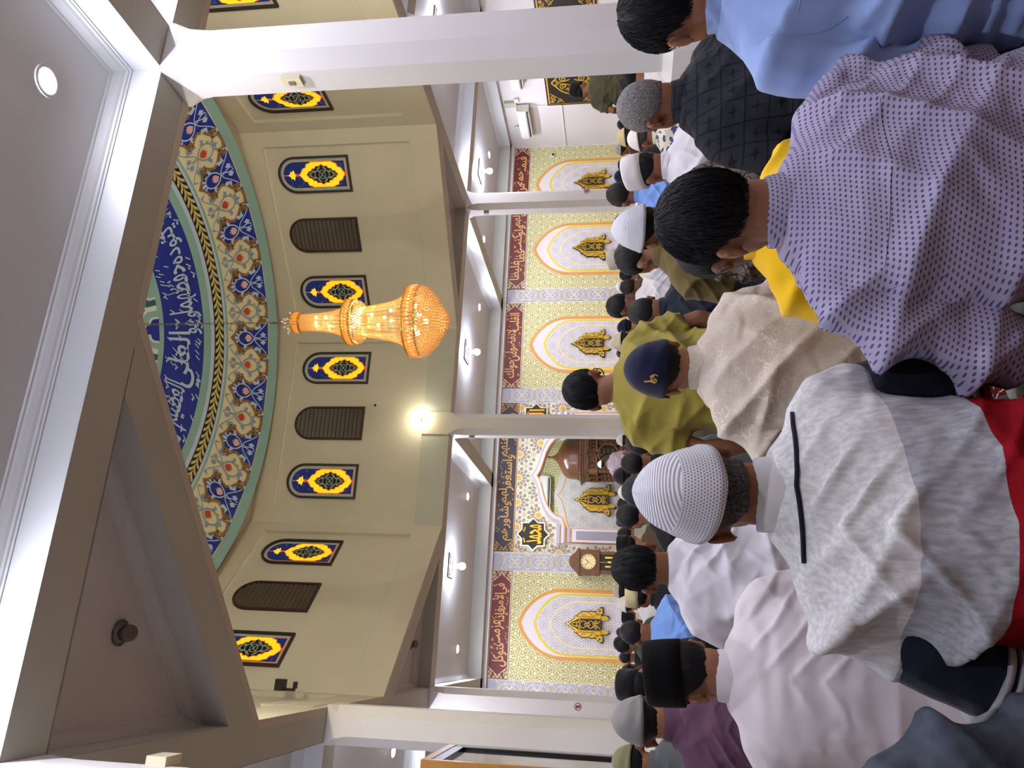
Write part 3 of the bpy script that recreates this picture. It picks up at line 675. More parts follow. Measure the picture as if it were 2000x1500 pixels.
for y,nm in((-hy+.03,'front'),(hy-.03,'rear')):
    b=B(); F=lambda u,v,h:(u,y,v)
    for z0,z1 in((1.66,1.72),(1.42,1.47),(1.20,1.25)) if 0 else ((1.66,1.72),(1.46,1.50)): b.box(-hx,hx,y-.02,y+.02,z0,z1)
    for x in(-hx,-.02,hx-.04): b.box(x,x+.04,y-.02,y+.02,1.46,1.72)
    screen(b,F,-hx,hx,1.50,1.66)
    pts=circ(0,1.22,.21,24); b.prism
    for i in range(24):
        a_,c_=pts[i],pts[(i+1)%24]; b.prism([a_,c_,(c_[0]*1.16,1.22+(c_[1]-1.22)*1.16),(a_[0]*1.16,1.22+(a_[1]-1.22)*1.16)],y-.015,y+.015,lambda u,v,h:(u,h,v))
    screen(b,F,-hx+.1,-.22,1.02,1.44); screen(b,F,.22,hx-.1,1.02,1.44)
    b.obj('lattice_screen',wood,t)
for x in(-hx+.03,hx-.03):
    b=B(); b.box(x-.02,x+.02,-hy,hy,1.66,1.72); b.box(x-.02,x+.02,-hy,hy,1.46,1.50); screen(b,lambda u,v,h:(x,u,v),-hy,hy,1.50,1.66); b.obj('side_screen',wood,t)
b=B(); b.box(-hx,hx,-hy,hy,.0,.95); b.box(-hx-.04,hx+.04,-hy-.04,hy+.04,.90,.96)
for i in range(3): b.box(-hx+.06+i*.28,-hx+.28+i*.28,-hy-.015,-hy,.2,.8)
b.obj('base',wood,t)
for sx in(-1,1):
    b=B(); b.lathe([(.03,0),(.045,.03),(.02,.06),(.04,.1),(.015,.15),(.003,.18)],(sx*(hx),-hy,.96),10); b.obj('post_knob',wood,t)
# ---------------- pendulum clock
t=thing('grandfather_clock','tall brown pendulum clock with brass dial against the front wall','clock',(1.71,16.3,0)); F=lambda u,v,h:(u,-h,v)
cw=mat('clock_wood','6b452c',.3,var=.1,vs=9,spec=.5); brass=mat('brass','d8bf5c',.25,metal=.7,var=.05); dial=mat('dial','e8dba0',.3,metal=.3,var=.03,estr=.06)
b=B(); b.box(-.235,.235,-.12,.15,0,.5); b.box(-.215,.215,-.10,.15,.5,1.42); b.box(-.245,.245,-.13,.15,1.36,1.40); b.box(-.25,.25,-.12,.15,1.40,1.76); b.box(-.265,.265,-.14,.15,.5,.54); b.obj('case',cw,t)
hood=[(-.28,1.76),(.28,1.76),(.27,1.80),(.22,1.83),(.18,1.86),(.13,1.92),(.08,1.965),(.0,1.985)]; hood=hood+[(-x,z) for x,z in hood[2:-1][::-1]]
b=B(); b.prism(hood,-.15,.13,F); b.prism([(x*.8,1.78+(z-1.78)*.75) for x,z in hood],.13,.145,F); b.obj('hood',cw,t)
b=B(); b.prism(circ(0,1.585,.145,32),.12,.128,F); b.obj('dial',dial,t)
b=B()
for i in range(32):
    a_,c_=circ(0,1.585,.145,32)[i],circ(0,1.585,.145,32)[(i+1)%32]; b.prism([a_,c_,(c_[0]*1.08,1.585+(c_[1]-1.585)*1.08),(a_[0]*1.08,1.585+(a_[1]-1.585)*1.08)],.12,.14,F)
b.obj('dial_ring',brass,t)
p=P(lambda u,v,h:(u,-.13-h,v),.002); p.line([(0,1.585),(.055,1.655)],.012,1,0); p.line([(0,1.585),(-.075,1.66)],.009,2,0); p.line([(0,1.585),(-.05,1.52)],.006,1,0)
for k in range(12): p.line(rot2([(.115,0),(.135,0)],pi/6*k,1,(0,1.585)),.012,1,0)
p.obj('hands',darkm,t)
b=B(); b.box(-.16,.16,-.104,-.1,.62,1.36); b.obj('glass_door',mat('dark_glass','3a3226',.1,spec=.6),t)
for x in(-.09,0,.09): B().lathe([(.02,0),(.022,.02),(.022,.28),(.01,.3)],(x,-.12,.95 if x else .9),10).obj('weight',brass,t)
b=B(); b.box(-.006,.006,-.112,-.106,.75,1.35); b.prism(circ(0,.74,.06,18),.106,.118,F); b.obj('pendulum',brass,t)
# ---------------- air conditioners and wall services
acw=mat('ac_white','dedcd4',.4,var=.02); acd=mat('ac_slot','3a3a38',.6); boxg=mat('box_green','a9b39a',.5,var=.03); cablem=mat('cable_grey','8a8a86',.5)
def ac(loc,rz,L,label):
    t=thing('air_conditioner',label,'air conditioner',loc,rz); n_=14
    prof=[(0,0),(0,.29),(.15,.29),(.19,.26),(.205,.18),(.20,.09),(.15,.02),(.1,0)]
    b=B(); b.prism(prof,-L/2,L/2,lambda u,v,h:(h,-u,v)); b.obj('housing',acw,t)
    b=B(); b.box(-L/2+.05,L/2-.05,-.198,-.13,.02,.06); b.obj('air_outlet',acd,t)
    b=B(); b.box(-L/2+.04,L/2-.04,-.205,-.15,.0,.012); b.obj('flap',acw,t)
ac((XR-.03,15.32,3.06),-pi/2,1.0,'white air conditioner on the right wall nearest the front corner')
ac((XR-.002,13.65,3.08),-pi/2,.95,'white air conditioner on the right wall beside the nearer column, partly hidden')
ac((3.45,YN-.01,2.62),0,1.05,'white air conditioner inside the prayer niche above the gold emblem')
B().box(XR-.07,XR-.001,14.70,14.86,3.34,3.62).obj('junction_box',boxg,label='pale green junction box on the right wall above an air conditioner',cat='box')
B().box(XR-.06,XR-.001,14.60,14.72,3.28,3.38).obj('socket_box',acw,label='small white socket box under the green junction box',cat='box')
b=B(); b.tube([(XR-.02,14.8,3.34),(XR-.03,15.0,3.28),(XR-.03,15.1,3.20),(XR-.03,15.2,3.27),(XR-.03,15.4,3.22),(XR-.03,15.5,3.3)],.008,6); b.tube([(XR-.02,15.5,3.3),(XR-.02,15.56,3.42),(XR-.02,15.62,3.38),(XR-.02,15.6,3.5)],.008,6); b.obj('cable',cablem,label='loose dark cable hanging above the corner air conditioner',cat='cable')
b=B(); b.box(XR-.025,XR-.001,14.9,16.46,2.295,2.325); b.box(XR-.025,XR-.001,14.905,14.93,2.31,3.04); b.obj('cable_trunking',acw,label='thin white cable trunking running to the front corner of the right wall',cat='trunking')
b=B(); b.lathe([(.0,0),(.055,.0),(.06,.02),(.05,.05),(.02,.06)],(0,0,0),12); b.xf(Matrix.Translation((11.7,YW-.01,2.62))@Matrix.Rotation(pi/2,4,'X')); b.ell((11.7,YW-.07,2.62),(.035,.03,.035),10,7,1); b.obj('security_camera',[acw,darkm],label='small round security camera high on the front wall by the right corner',cat='camera')
# framed textile
t=thing('framed_textile','large black textile with gold arabesque hanging on the right wall','textile',(XR-.002,13.3,1.4)); F=lambda u,v,h:(-h,-u,v)   # u to the right seen from the room
b=P(F,.003); b.box(-.03,0,-1.6,1.6,0,1.22,0); b.step=.003; g=lambda u,v,h:(-.03-h,-u,v); b.fn=g
b.line([(-1.55,.05),(1.55,.05),(1.55,1.17),(-1.55,1.17)],.035,1,1,closed=True); b.obj('cloth',[darkm,gold2],t)
b=P(g,.003)
ag=mat('textile_gold','c9a02e',.45,var=.1)
for sx in(-1,1):
    for sz in(-1,1): b=P(g,.003); corner(b,sx*1.5,.61+sz*.52,-sx,-sz,1.25,1,0); b.obj('corner_ornament',ag,t)
for cx_ in(-.85,.0,.85):
    b=P(g,.003)
    for sx in(-1,1):
        for sz in(-1,1):
            b.T=(cx_,.61,1,0); q=lambda pts:[(x*sx,z*sz) for x,z in pts]
            b.line(q(bez([(0,.46),(.12,.40),(.10,.34),(.22,.32),(.36,.26),(.34,.1),(.40,0)],12)),.03,1,0); b.line(q(spiral(.12,.2,.09,0,1.4,14)),.022,1,0); b.line(q(spiral(.24,.08,.07,pi/2,1.4,14)),.02,1,0); b.line(q(bez([(0,.34),(.06,.25),(.02,.15),(.1,.05)],8)),.022,1,0); b.line(q(spiral(.06,.36,.04,pi,1.2,10)),.016,1,0)
    b.obj('arabesque',ag,t)

t=thing('niche_lamp','lit tube lamp on the ceiling inside the prayer niche','lamp',(3.3,17.1,3.2)); B().box(-.6,.6,-.04,.04,-.03,0).obj('batten',acw,t); B().box(-.58,.58,-.025,.025,-.055,-.03).obj('tube',mat('tube_glow','ffffff',.5,estr=170,emit='f2f6ff'),t)
# ================================================================ COLUMNS
def octo(x,y,h,c,z): return [(x+a,y+b_,z) for a,b_ in ((h-c,-h),(h,-h+c),(h,h-c),(h-c,h),(-h+c,h),(-h,h-c),(-h,-h+c),(-h+c,-h))]
colm=mat('column_paint','d0cfcd',.55,var=.03,vs=1.5,bump=.05,bs=40,spec=.3)
def column(x,y,label,top=HB):
    t=thing('column',label,'column',(x,y,0)); b=B(); h=.178; c=.088
    R=[octo(0,0,.25,.10,0),octo(0,0,.25,.10,.62),octo(0,0,.20,.09,.67),octo(0,0,h,c,.672),octo(0,0,h,c,top-.22),octo(0,0,h,c*.75,top-.1),octo(0,0,h,.012,top-.03),octo(0,0,h,.006,top-.001)]
    b.rings(R[3:],0,False); b.obj('shaft',colm,t); b=B(); b.rings(R[:3]+[octo(0,0,.179,.089,.672)],0,False); b.obj('plinth',colm,t); return t
column(3.388,3.66,'nearest white chamfered column, on the right with a socket plate')
column(-.78,3.66,'nearest left column, cut off by the picture edge')
column(-.78,7.838,'left column half way down the hall beside the glass screen')
column(-.78,12.0,'left column nearest the front wall with a round sticker')
column(3.388,12.0,'middle column in front of the prayer niche')
column(7.556,12.0,'slim looking column in front of the right arches with a round sticker')
column(7.556,7.838,'right column half hidden behind the nearest white column')
b=B(); b.box(3.2,3.58,11.835,11.86,HB,4.13); b.obj('column_head_block',drumm,label='square plaster block on the drum above the middle column',cat='block')
b=B(); b.box(-.645,-.62,7.55,8.0,HB+.1,4.3); b.obj('column_head_block',drumm,label='square plaster block on the drum above the left column by the glass screen',cat='block')
acw2=mat('socket_ivory','cfc8a8',.4)
b=B(); b.box(3.185,3.212,3.60,3.68,2.83,2.95); b.box(3.180,3.187,3.625,3.655,2.87,2.91,1); b.obj('socket_plate',[acw2,mat('socket_dark','6b6550',.5)],label='ivory socket plate on the nearest right column',cat='socket')
b=B(); b.box(-.602,-.56,3.72,3.86,3.0,3.10); b.obj('cable_box',acw2,label='small pale box on the nearest left column',cat='box')
B().box(7.33,7.378,11.93,11.99,3.28,3.36).obj('cable_box',mat('clip_olive','8f8b70',.5),label='small olive box on the column before the right arches',cat='box')
B().box(3.17,3.21,11.93,11.99,3.28,3.36).obj('cable_box',mat('clip_olive','8f8b70',.5),label='small olive box on the left side of the middle column',cat='box')
for x,lab in((7.556,'round red prohibition sticker on the column before the right arches'),(-.78,'round red prohibition sticker on the left column nearest the front wall')):
    t=thing('sticker',lab,'sticker',(x+(.09 if x>0 else .02),11.821,1.52)); f_=lambda u,v,h:(u,-h,v)
    b=B(); b.prism(circ(0,0,.055,20),0,.001,f_,0); b.obj('disc',mat('sticker_white','d8d4d8',.4),t)
    p=P(f_,.001); p.line(circ(0,0,.046,20),.012,2,0,closed=True); p.poly([(-.018,-.03),(.018,-.03),(.018,.03),(-.018,.03)],2,1); p.line([(-.034,.03),(.034,-.03)],.010,3,0); p.obj('symbol',[mat('sticker_red','9c2f3c',.4),mat('sticker_violet','4a3a72',.4)],t)
# glass screen
t=thing('glass_screen','wood framed glass screen at the left edge beside a column','screen',(-.83,6.05,0))
fr=mat('screen_ochre','a8762a',.35,var=.1,vs=10,spec=.5); blk=mat('screen_black','1d1814',.3)
b=B(); b.box(-.05,.03,-.03,.03,0,2.28); b.obj('post',fr,t); b=B(); b.box(-.03,.02,.9,.96,0,2.28); b.obj('post',blk,t)
b=B(); b.box(-.05,.03,-.03,.96,2.28,2.34); b.obj('top_rail',fr,t); b=B(); b.box(-.03,.025,.03,.9,2.20,2.28); b.box(-.03,.025,.03,.9,.05,.15); b.obj('inner_frame',blk,t)
g=NT('screen_glass'); g.set(col=(.9,.95,.93,1),rough=.03,trans=1.0,ior=1.45); b=B(); b.box(-.006,.0,.03,.9,.15,2.2); b.obj('glass',g.m,t)
# ================================================================ WINDOWS
fdark=mat('window_frame_brown','38261e',.45,var=.1); wteal=mat('pane_teal','7fa79c',.3,estr=.15); copper=mat('pane_copper','c98a62',.35,estr=.25,var=.2,vs=40); pblue=mat('pane_blue','1d2f78',.25,estr=.18,var=.1,vs=20); psky=mat('pane_lines','4b6d92',.3,estr=.1)
pyel_=mat('pane_yellow','f2c21c',.25,estr=.75,emit='ffc81e',var=.1,vs=14); pora=mat('pane_orange','d8701f',.3,estr=.4); pred=mat('pane_red','e24a2c',.3,estr=.5); pblk=mat('pane_black','14150f',.3); psil=mat('pane_silver','9fae9c',.35,estr=.1)
slat=mat('louvre_brown','4d4138',.5,var=.1); lgreen=mat('louvre_green','22372c',.3)
def archw(w,z0,zs,n=14): return [(w,z0)]+[(w*math.cos(pi*i/n),zs+w*math.sin(pi*i/n)) for i in range(n+1)]+[(-w,z0)]
def band(p,A_,B_,h0,h1,f,mi=0):
    for i in range(len(A_)):
        j=(i+1)%len(A_); p.prism([A_[i],A_[j],B_[j],B_[i]],h0,h1,f,mi)
wn=[0]
def window(k,u0,kind,lab):
    f0=facet(k); z0=5.15; f=lambda u,v,h:f0(u0+u,z0+v,h-.05); wn[0]+=1
    t=link('window_%d'%wn[0],None,None,lab,None,None,'structure'); H=1.19; w=.285
    o=archw(w,0,H-w); i_=archw(w-.033,.033,H-w); b=B(); band(b,o,i_,0,.035,f); b.obj('window_frame',fdark,t)
    if kind=='L':
        b=B(); zz=.05
        b.prism(archw(w-.03,.03,H-w),.001,.004,f,1)
        while zz<H-.05:
            ww=w-.035 if zz<H-w else math.sqrt(max(0,(w-.035)**2-(zz-H+w)**2))
            if ww>.03: b.add([f(-ww,zz,.012),f(ww,zz,.012),f(ww,zz+.046,.030),f(-ww,zz+.046,.030),f(-ww,zz-.004,.010),f(ww,zz-.004,.010),f(ww,zz+.042,.028),f(-ww,zz+.042,.028)],[(0,1,2,3),(7,6,5,4),(0,4,5,1),(1,5,6,2)],0)
            zz+=.07
        b.obj('louvre_slats',[slat,lgreen],t); return
    p=P(f,.0022); s=p.poly
    s(archw(w-.033,.033,H-w),1,0); s(archw(w-.062,.062,H-w),2,1); fld=archw(w-.082,.082,H-w); s(fld,3,2)
    random.seed(k*7+int(u0*10))
    for _ in range(46):
        c_=(random.uniform(-.18,.18),random.uniform(.1,1.05))
        if inside(c_,archw(w-.11,.1,H-w)): p.line(spiral(c_[0],c_[1],random.uniform(.015,.03),random.random()*6,random.choice([-1,1])*.9,7),.006,4,3)
    my=.46
    def lob(kx,ky,n=5):
        base=[(0,-.40),(.035,-.36),(.06,-.345),(.10,-.32),(.115,-.27),(.17,-.25),(.185,-.20),(.203,-.17),(.203,-.07),(.203,.07),(.203,.17),(.185,.20),(.17,.25),(.115,.27),(.10,.32),(.06,.345),(.035,.36),(0,.40)]
        R=[(x*kx,y*ky) for x,y in base]; return [(x,my+y) for x,y in R+[(-x,y) for x,y in R[::-1][1:-1]]]
    s(lob(1.0,1.0),5,5); s(lob(.95,.96),6,4)
    dia=[(0,-.25),(.03,-.22),(.05,-.21),(.055,-.17),(.09,-.15),(.09,-.11),(.125,-.09),(.12,-.045),(.15,0),(.12,.045),(.125,.09),(.09,.11),(.09,.15),(.055,.17),(.05,.21),(.03,.22),(0,.25)]
    D=[(x,my+y) for x,y in dia+[(-x,y) for x,y in dia[::-1][1:-1]]]; s([(x*1.1,my+(y-my)*1.08) for x,y in D],7,5); s(D,8,7)
    for sx in(1,-1):
        for sz in(1,-1):
            q=lambda pts:[(x*sx,my+y*sz) for x,y in pts]; L=p.line
            L(q(bez([(0,.22),(.07,.15),(.02,.08),(.12,.02)],9)),.012,9,8); L(q(bez([(0,.12),(.08,.10),(.08,.05),(0,.0)],8)),.011,9,8); L(q(spiral(.05,.13,.025,0,1.2,8)),.010,9,8); L(q(spiral(.095,.055,.022,pi/2,1.2,8)),.010,9,8); L(q(bez([(0,.05),(.05,.06),(.07,0)],6)),.010,9,8); L(q(spiral(.02,.19,.018,pi,1.1,7)),.009,9,8)
    for v in(.075,.88): p.disc(0,v,.026,7,6,8)
    pal=[(0,.90),(.03,.915),(.085,.93),(.05,.955),(.06,.985),(.03,.985),(0,1.03)]; s(pal+[(-x,y) for x,y in pal[::-1][1:-1]],7,4); p.line([(0,1.02),(0,1.10)],.012,6,1)
    p.obj('stained_pane',[wteal,copper,pblue,psky,pyel_,pora,pred,pblk,psil],t)
side={2:'far',1:'right',3:'left',0:'far right',4:'far left'}
for k in(2,1,3,0,4):
    for u,kd in((.98,'S'),(0,'L'),(-.98,'S')):
        nm={'S':'arched stained glass window','L':'arched dark louvred window'}[kd]
        window(k,u,kd,nm+' on the %s drum panel%s'%(side[k],'' if kd=='L' else ', nearer its left edge' if u>0 else ', nearer its right edge'))
# ================================================================ LAMPS
def emis(name,h,s):
    t=NT(name); t.set(col=srgb('ffffff'),emit=srgb(h),estr=s); return t.m
bulbm=emis('lamp_bulb','e6e8ff',LAMP); downm=emis('downlight_glow','f1efff',DOWN); downw=emis('downlight_dimmed','f1efff',DOWN*.8); metal=mat('spot_metal','77746f',.3,metal=.8)
def pendant(x,y,label,cl=bulbm):
    t=thing('ceiling_lamp',label,'ceiling lamp',(x,y,HC),group='square plate ceiling lamps')
    b=B(); b.box(-.2,.2,-.2,.2,-.03,0); b.box(-.17,.17,-.17,.17,-.045,-.03); b.obj('plate',plaster,t)
    B().lathe([(.10,-.045),(.07,-.07),(.035,-.12),(.03,-.15)],n=16).obj('holder',plaster,t)
    B().ell((0,0,-.215),(.062,.062,.066),12,8).obj('bulb',cl,t)
PL=[(9.7,14.1,'square plate lamp in the front coffer nearest the right wall'),(5.47,14.0,'square plate lamp in the front coffer right of the middle column'),(1.32,13.9,'square plate lamp in the front coffer left of the middle column'),(-2.9,14.1,'square plate lamp in the front coffer nearest the left wall'),(9.7,9.9,'square plate lamp in the right side coffer behind the nearest column'),(-2.9,9.9,'square plate lamp in the left side coffer behind the left columns'),
 (9.7,5.7,'square plate lamp in the near right side coffer'),(-2.9,5.7,'square plate lamp in the near left side coffer'),(1.3,1.5,'square plate lamp in the coffer above the camera'),(5.47,1.5,'square plate lamp in the coffer right of the camera'),(-2.9,1.5,'square plate lamp in the coffer left of the camera'),(1.3,-2.6,'square plate lamp in the coffer behind the camera'),(5.47,-2.6,'square plate lamp in the rear coffer right of the camera')]
for a in PL: pendant(*a)
DL=[(10.74,14.98,'front right corner of the coffer by the right wall'),(8.55,15,'front left corner of the coffer by the right wall'),(6.89,15,'front right corner of the coffer right of the middle column'),(4.05,15,'front left corner of the coffer right of the middle column'),(2.79,15.05,'front right corner of the coffer left of the middle column'),(-.09,15.02,'front left corner of the coffer left of the middle column'),
 (-1.41,11.15,'left side coffer beyond the left columns'),(2.75,3.02,'coffer over the camera at its front right corner'),(-.1,3.0,'coffer over the camera at its front left corner'),(2.75,.0,'coffer over the camera at its rear right corner'),(8.3,11.2,'right side coffer behind the nearest column'),(11.1,9.9,'right side coffer near the wall'),(11.1,5.7,'near right side coffer near the wall'),(8.3,5.7,'near right side coffer by the columns'),(8.55,13.0,'rear left corner of the coffer by the right wall'),(10.74,13.0,'rear right corner of the coffer by the right wall'),(6.89,13.0,'rear right corner of the coffer right of the middle column'),(4.05,13.0,'rear left corner of the coffer right of the middle column'),(2.79,13.0,'rear right corner of the coffer left of the middle column'),(-.09,13.0,'rear left corner of the coffer left of the middle column'),(-1.41,8.6,'left side coffer near the glass screen'),(-1.41,5.2,'near left side coffer'),(-1.6,15.0,'front coffer left of the columns'),(-.1,.0,'coffer over the camera at its rear left corner'),(4.1,2.9,'coffer right of the camera at its front left corner'),(6.9,2.9,'coffer right of the camera at its front right corner'),(4.1,.0,'coffer right of the camera at its rear left corner')]
for x,y,l in DL:
    t=thing('downlight','small lit downlight in the '+l,'downlight',(x,y,HC),group='recessed downlights')
    B().lathe([(.075,-.001),(.085,-.008),(.065,-.012),(.06,-.006)],n=20,cap=False).obj('rim',plaster,t); B().lathe([(.063,-.010),(.045,-.014),(.02,-.016)],n=16).obj('lens',downw if (x,y)==(2.75,3.02) else downm,t)
for x,y,l in((-.03,4.62,'unlit metal spotlight in the dark triangular panel at upper left'),(-.03,11.6,'unlit small spotlight in the far dark triangular panel')):
    t=thing('spotlight',l,'spotlight',(x,y,HC)); B().lathe([(.075,-.001),(.08,-.012),(.055,-.02),(.05,-.03)],n=18).obj('collar',metal,t)
    b=B(); b.lathe([(.045,0),(.05,.03),(.05,.075),(.035,.08)],n=16); b.xf(Matrix.Translation((0,0,-.03))@Matrix.Rotation(pi-.5,4,'X')); b.obj('head',metal,t)
# flood lamps of the drum; the three near ones added unseen to brighten it
floodm=emis('flood_glow','fff3d6',FLOOD); fill_flood=emis('fill_flood_glow','fff3dc',FILL_FLOOD)
for x,y,rz,l in((3.47,11.83,0,'round lit flood lamp on the drum block over the middle column'),(3.39,3.86,pi,'added fill lamp, unseen, on the near drum side'),(6.06,5.17,-pi*.75,'added fill lamp, unseen, on the near right slanted drum side'),(.72,5.17,pi*.75,'added fill lamp, unseen, on the near left slanted drum side')):
    t=thing('flood_lamp',l,'lamp',(x,y,4.17),rz); B().box(-.03,.03,-.04,.0,-.02,.02).obj('bracket',plaster,t); B().ell((0,-.12,.0),(.06,.06,.06),14,9).obj('globe',floodm if y>11 else fill_flood,t)
t=thing('flood_lamp','black unlit flood lamp bracket on the left drum panel','lamp',(-.58,8.82,4.62)); b=B(); b.box(0,.12,-.05,.05,0,.10); b.obj('head',darkm,t); b=B(); b.box(-.0,.03,-.02,.02,-.12,.02); b.box(.03,.10,-.02,.02,-.14,-.10); b.obj('arm',darkm,t)
# dark round ceiling speaker past the middle column
t=thing('ceiling_speaker','black bowl shaped fitting glimpsed left of the middle column','speaker',(3.70,13.5,HC)); B().lathe([(.02,-.36),(.06,-.35),(.10,-.30),(.115,-.24),(.11,-.16)],n=20).obj('bowl',darkm,t); B().tube([(0,0,-.2),(0,0,0)],.012,8).obj('stem',darkm,t)
# ---------------- chandelier
cg=mat('chandelier_gold','e0aa48',.25,metal=.8,var=.1,vs=20)
def crystal(name,h,e,es):
    t=NT(name); tr=t.n('BsdfTranslucent',{'Color':srgb(h)}); gl=t.n('BsdfGlossy',{'Color':(1,.93,.8,1),'Roughness':.15}); df=t.n('BsdfDiffuse',{'Color':srgb(h)})
    m1=t.n('MixShader',(.6,df.outputs[0],tr.outputs[0])); m2=t.n('MixShader',(.25,m1.outputs[0],gl.outputs[0])); em=t.n('Emission',{'Color':srgb(e),'Strength':es}); ad=t.n('AddShader',(m2.outputs[0],em.outputs[0]))  # weak emission stands in for crystals lit by the bulbs inside
    t.t.links.new(ad.outputs[0],t.t.nodes['Material Output'].inputs['Surface']); return t.m
cry=crystal('crystal_bead','ffd998','ffbe5c',.10); amber=crystal('amber_crystal','ffb83c','ff9a10',.22); sparkle=emis('chandelier_bulb','ffdf9c',60)
t=thing('chandelier','tall golden crystal chandelier of two tiers hanging on a chain below the dome','chandelier',(3.44,7.84,0)); n_=(0,0)
b=B(); z=7.48; i=0
while z>4.95:
    pts=[(.012*math.cos(a_)*(1 if i%2 else 0),.012*math.cos(a_)*(0 if i%2 else 1),z-.03+.03*math.sin(a_)) for a_ in [2*pi*k/8 for k in range(9)]]; b.tube(pts,.0035,5,cap=False); z-=.045; i+=1
b.obj('chain',mat('chain_metal','8b8168',.35,metal=.7),t,kind='stuff')
B().tube([(0,0,4.95),(0,0,4.66)],[.012,.02],8).obj('rod',mat('chain_metal','8b8168',.35,metal=.7),t)
b=B()
for k in range(18):
    a_=k*2.4; r=.04+.1*(k%5)/4; z=4.80-.07*(k%5)/4-.02*(k%3); b.ell((r*math.cos(a_),r*math.sin(a_),z),(.017,)*3,8,6); b.tube([(0,0,4.69),(r*.7*math.cos(a_),r*.7*math.sin(a_),z-.03),(r*math.cos(a_),r*math.sin(a_),z-.01)],.004,5)
b.obj('crystal_spray',mat('spray_crystal','cfc9b8',.1,metal=.5),t)
def ringband(name,z0,z1,r,nn):
    b=B(); b.lathe([(r,z1),(r+.012,z1-.008),(r+.012,z1-.02),(r-.01,z1-.022)],n=40,cap=False); b.lathe([(r-.01,z0+.022),(r+.012,z0+.02),(r+.012,z0+.008),(r,z0)],n=40,cap=False); o_=b.obj(name,cg,t)
    b=B()
    for k in range(nn): b.ell((r*math.cos(2*pi*k/nn),r*math.sin(2*pi*k/nn),(z0+z1)/2),(.35*2*pi*r/nn+.004,)*2+((z1-z0)/2-.012,),6,6)
    b.obj('amber_crystals',amber,o_,kind='stuff'); return o_
ringband('crown_band',4.57,4.68,.11,22); ringband('upper_ring',3.92,4.03,.25,40); ringband('lower_ring',3.13,3.29,.40,56)
def strands(name,prof,nn,tw=0):
    b=B()
    for k in range(nn):
        a_=2*pi*k/nn+random.uniform(-.02,.02); m=len(prof)*4; pts=[]
        for i in range(m+1):
            u=i/m*(len(prof)-1); q=min(int(u),len(prof)-2); f_=u-q; r=prof[q][0]+(prof[q+1][0]-prof[q][0])*f_; z=prof[q][1]+(prof[q+1][1]-prof[q][1])*f_; pts.append((r*math.cos(a_),r*math.sin(a_),z))
        b.tube(pts,[.005 if i%2 else .0034 for i in range(m+1)],5,cap=False)
    b.obj(name,cry,t,kind='stuff')
strands('upper_strands',[(.095,4.57),(.098,4.45),(.105,4.33),(.125,4.2),(.155,4.1),(.185,4.03)],64)
strands('lower_strands',[(.17,3.84),(.19,3.7),(.215,3.55),(.25,3.42),(.30,3.33),(.33,3.28)],76)
def beads(name,prof,step,rb):
    b=B()
    for (r0,z0),(r1,z1) in zip(prof,prof[1:]):
        L=math.hypot(r1-r0,z1-z0); m=max(1,round(L/step))
        for i in range(m):
            r=r0+(r1-r0)*i/m; z=z0+(z1-z0)*i/m; q=max(1,int(2*pi*r/step))
            for k in range(q):
                a_=2*pi*(k+.5*(i%2))/q; b.ell((r*math.cos(a_),r*math.sin(a_),z),(rb,rb,rb*1.2),5,4)
    b.obj(name,cry,t,kind='stuff')
beads('upper_beads',[(.25,3.925),(.235,3.88),(.2,3.845),(.16,3.83)],.032,.0145)
beads('lower_beads',[(.40,3.135),(.37,3.08),(.28,2.99),(.17,2.92),(.08,2.86),(.0,2.83)],.034,.0155)
for (x,y,z,r) in((.05,-.03,4.40,.022),(-.03,-.05,4.38,.022),(.04,-.05,4.27,.02),(-.04,.02,4.24,.018),(.06,-.12,3.86,.032),(-.06,-.13,3.86,.032),(.0,-.14,3.90,.03),(.12,-.08,3.88,.025),(-.10,-.1,3.9,.025),(.03,-.13,3.70,.02),(-.08,-.1,3.62,.018),(.0,-.12,3.55,.018),(.1,-.08,3.5,.018),(-.05,-.14,3.46,.018),(.1,.05,3.2,.03),(-.12,.05,3.2,.03),(.1,-.2,3.18,.026),(-.15,-.16,3.18,.026),(.0,.0,3.1,.03)): B().ell((x,y,z),(r,r,r),8,6).obj('bulb',sparkle,t)
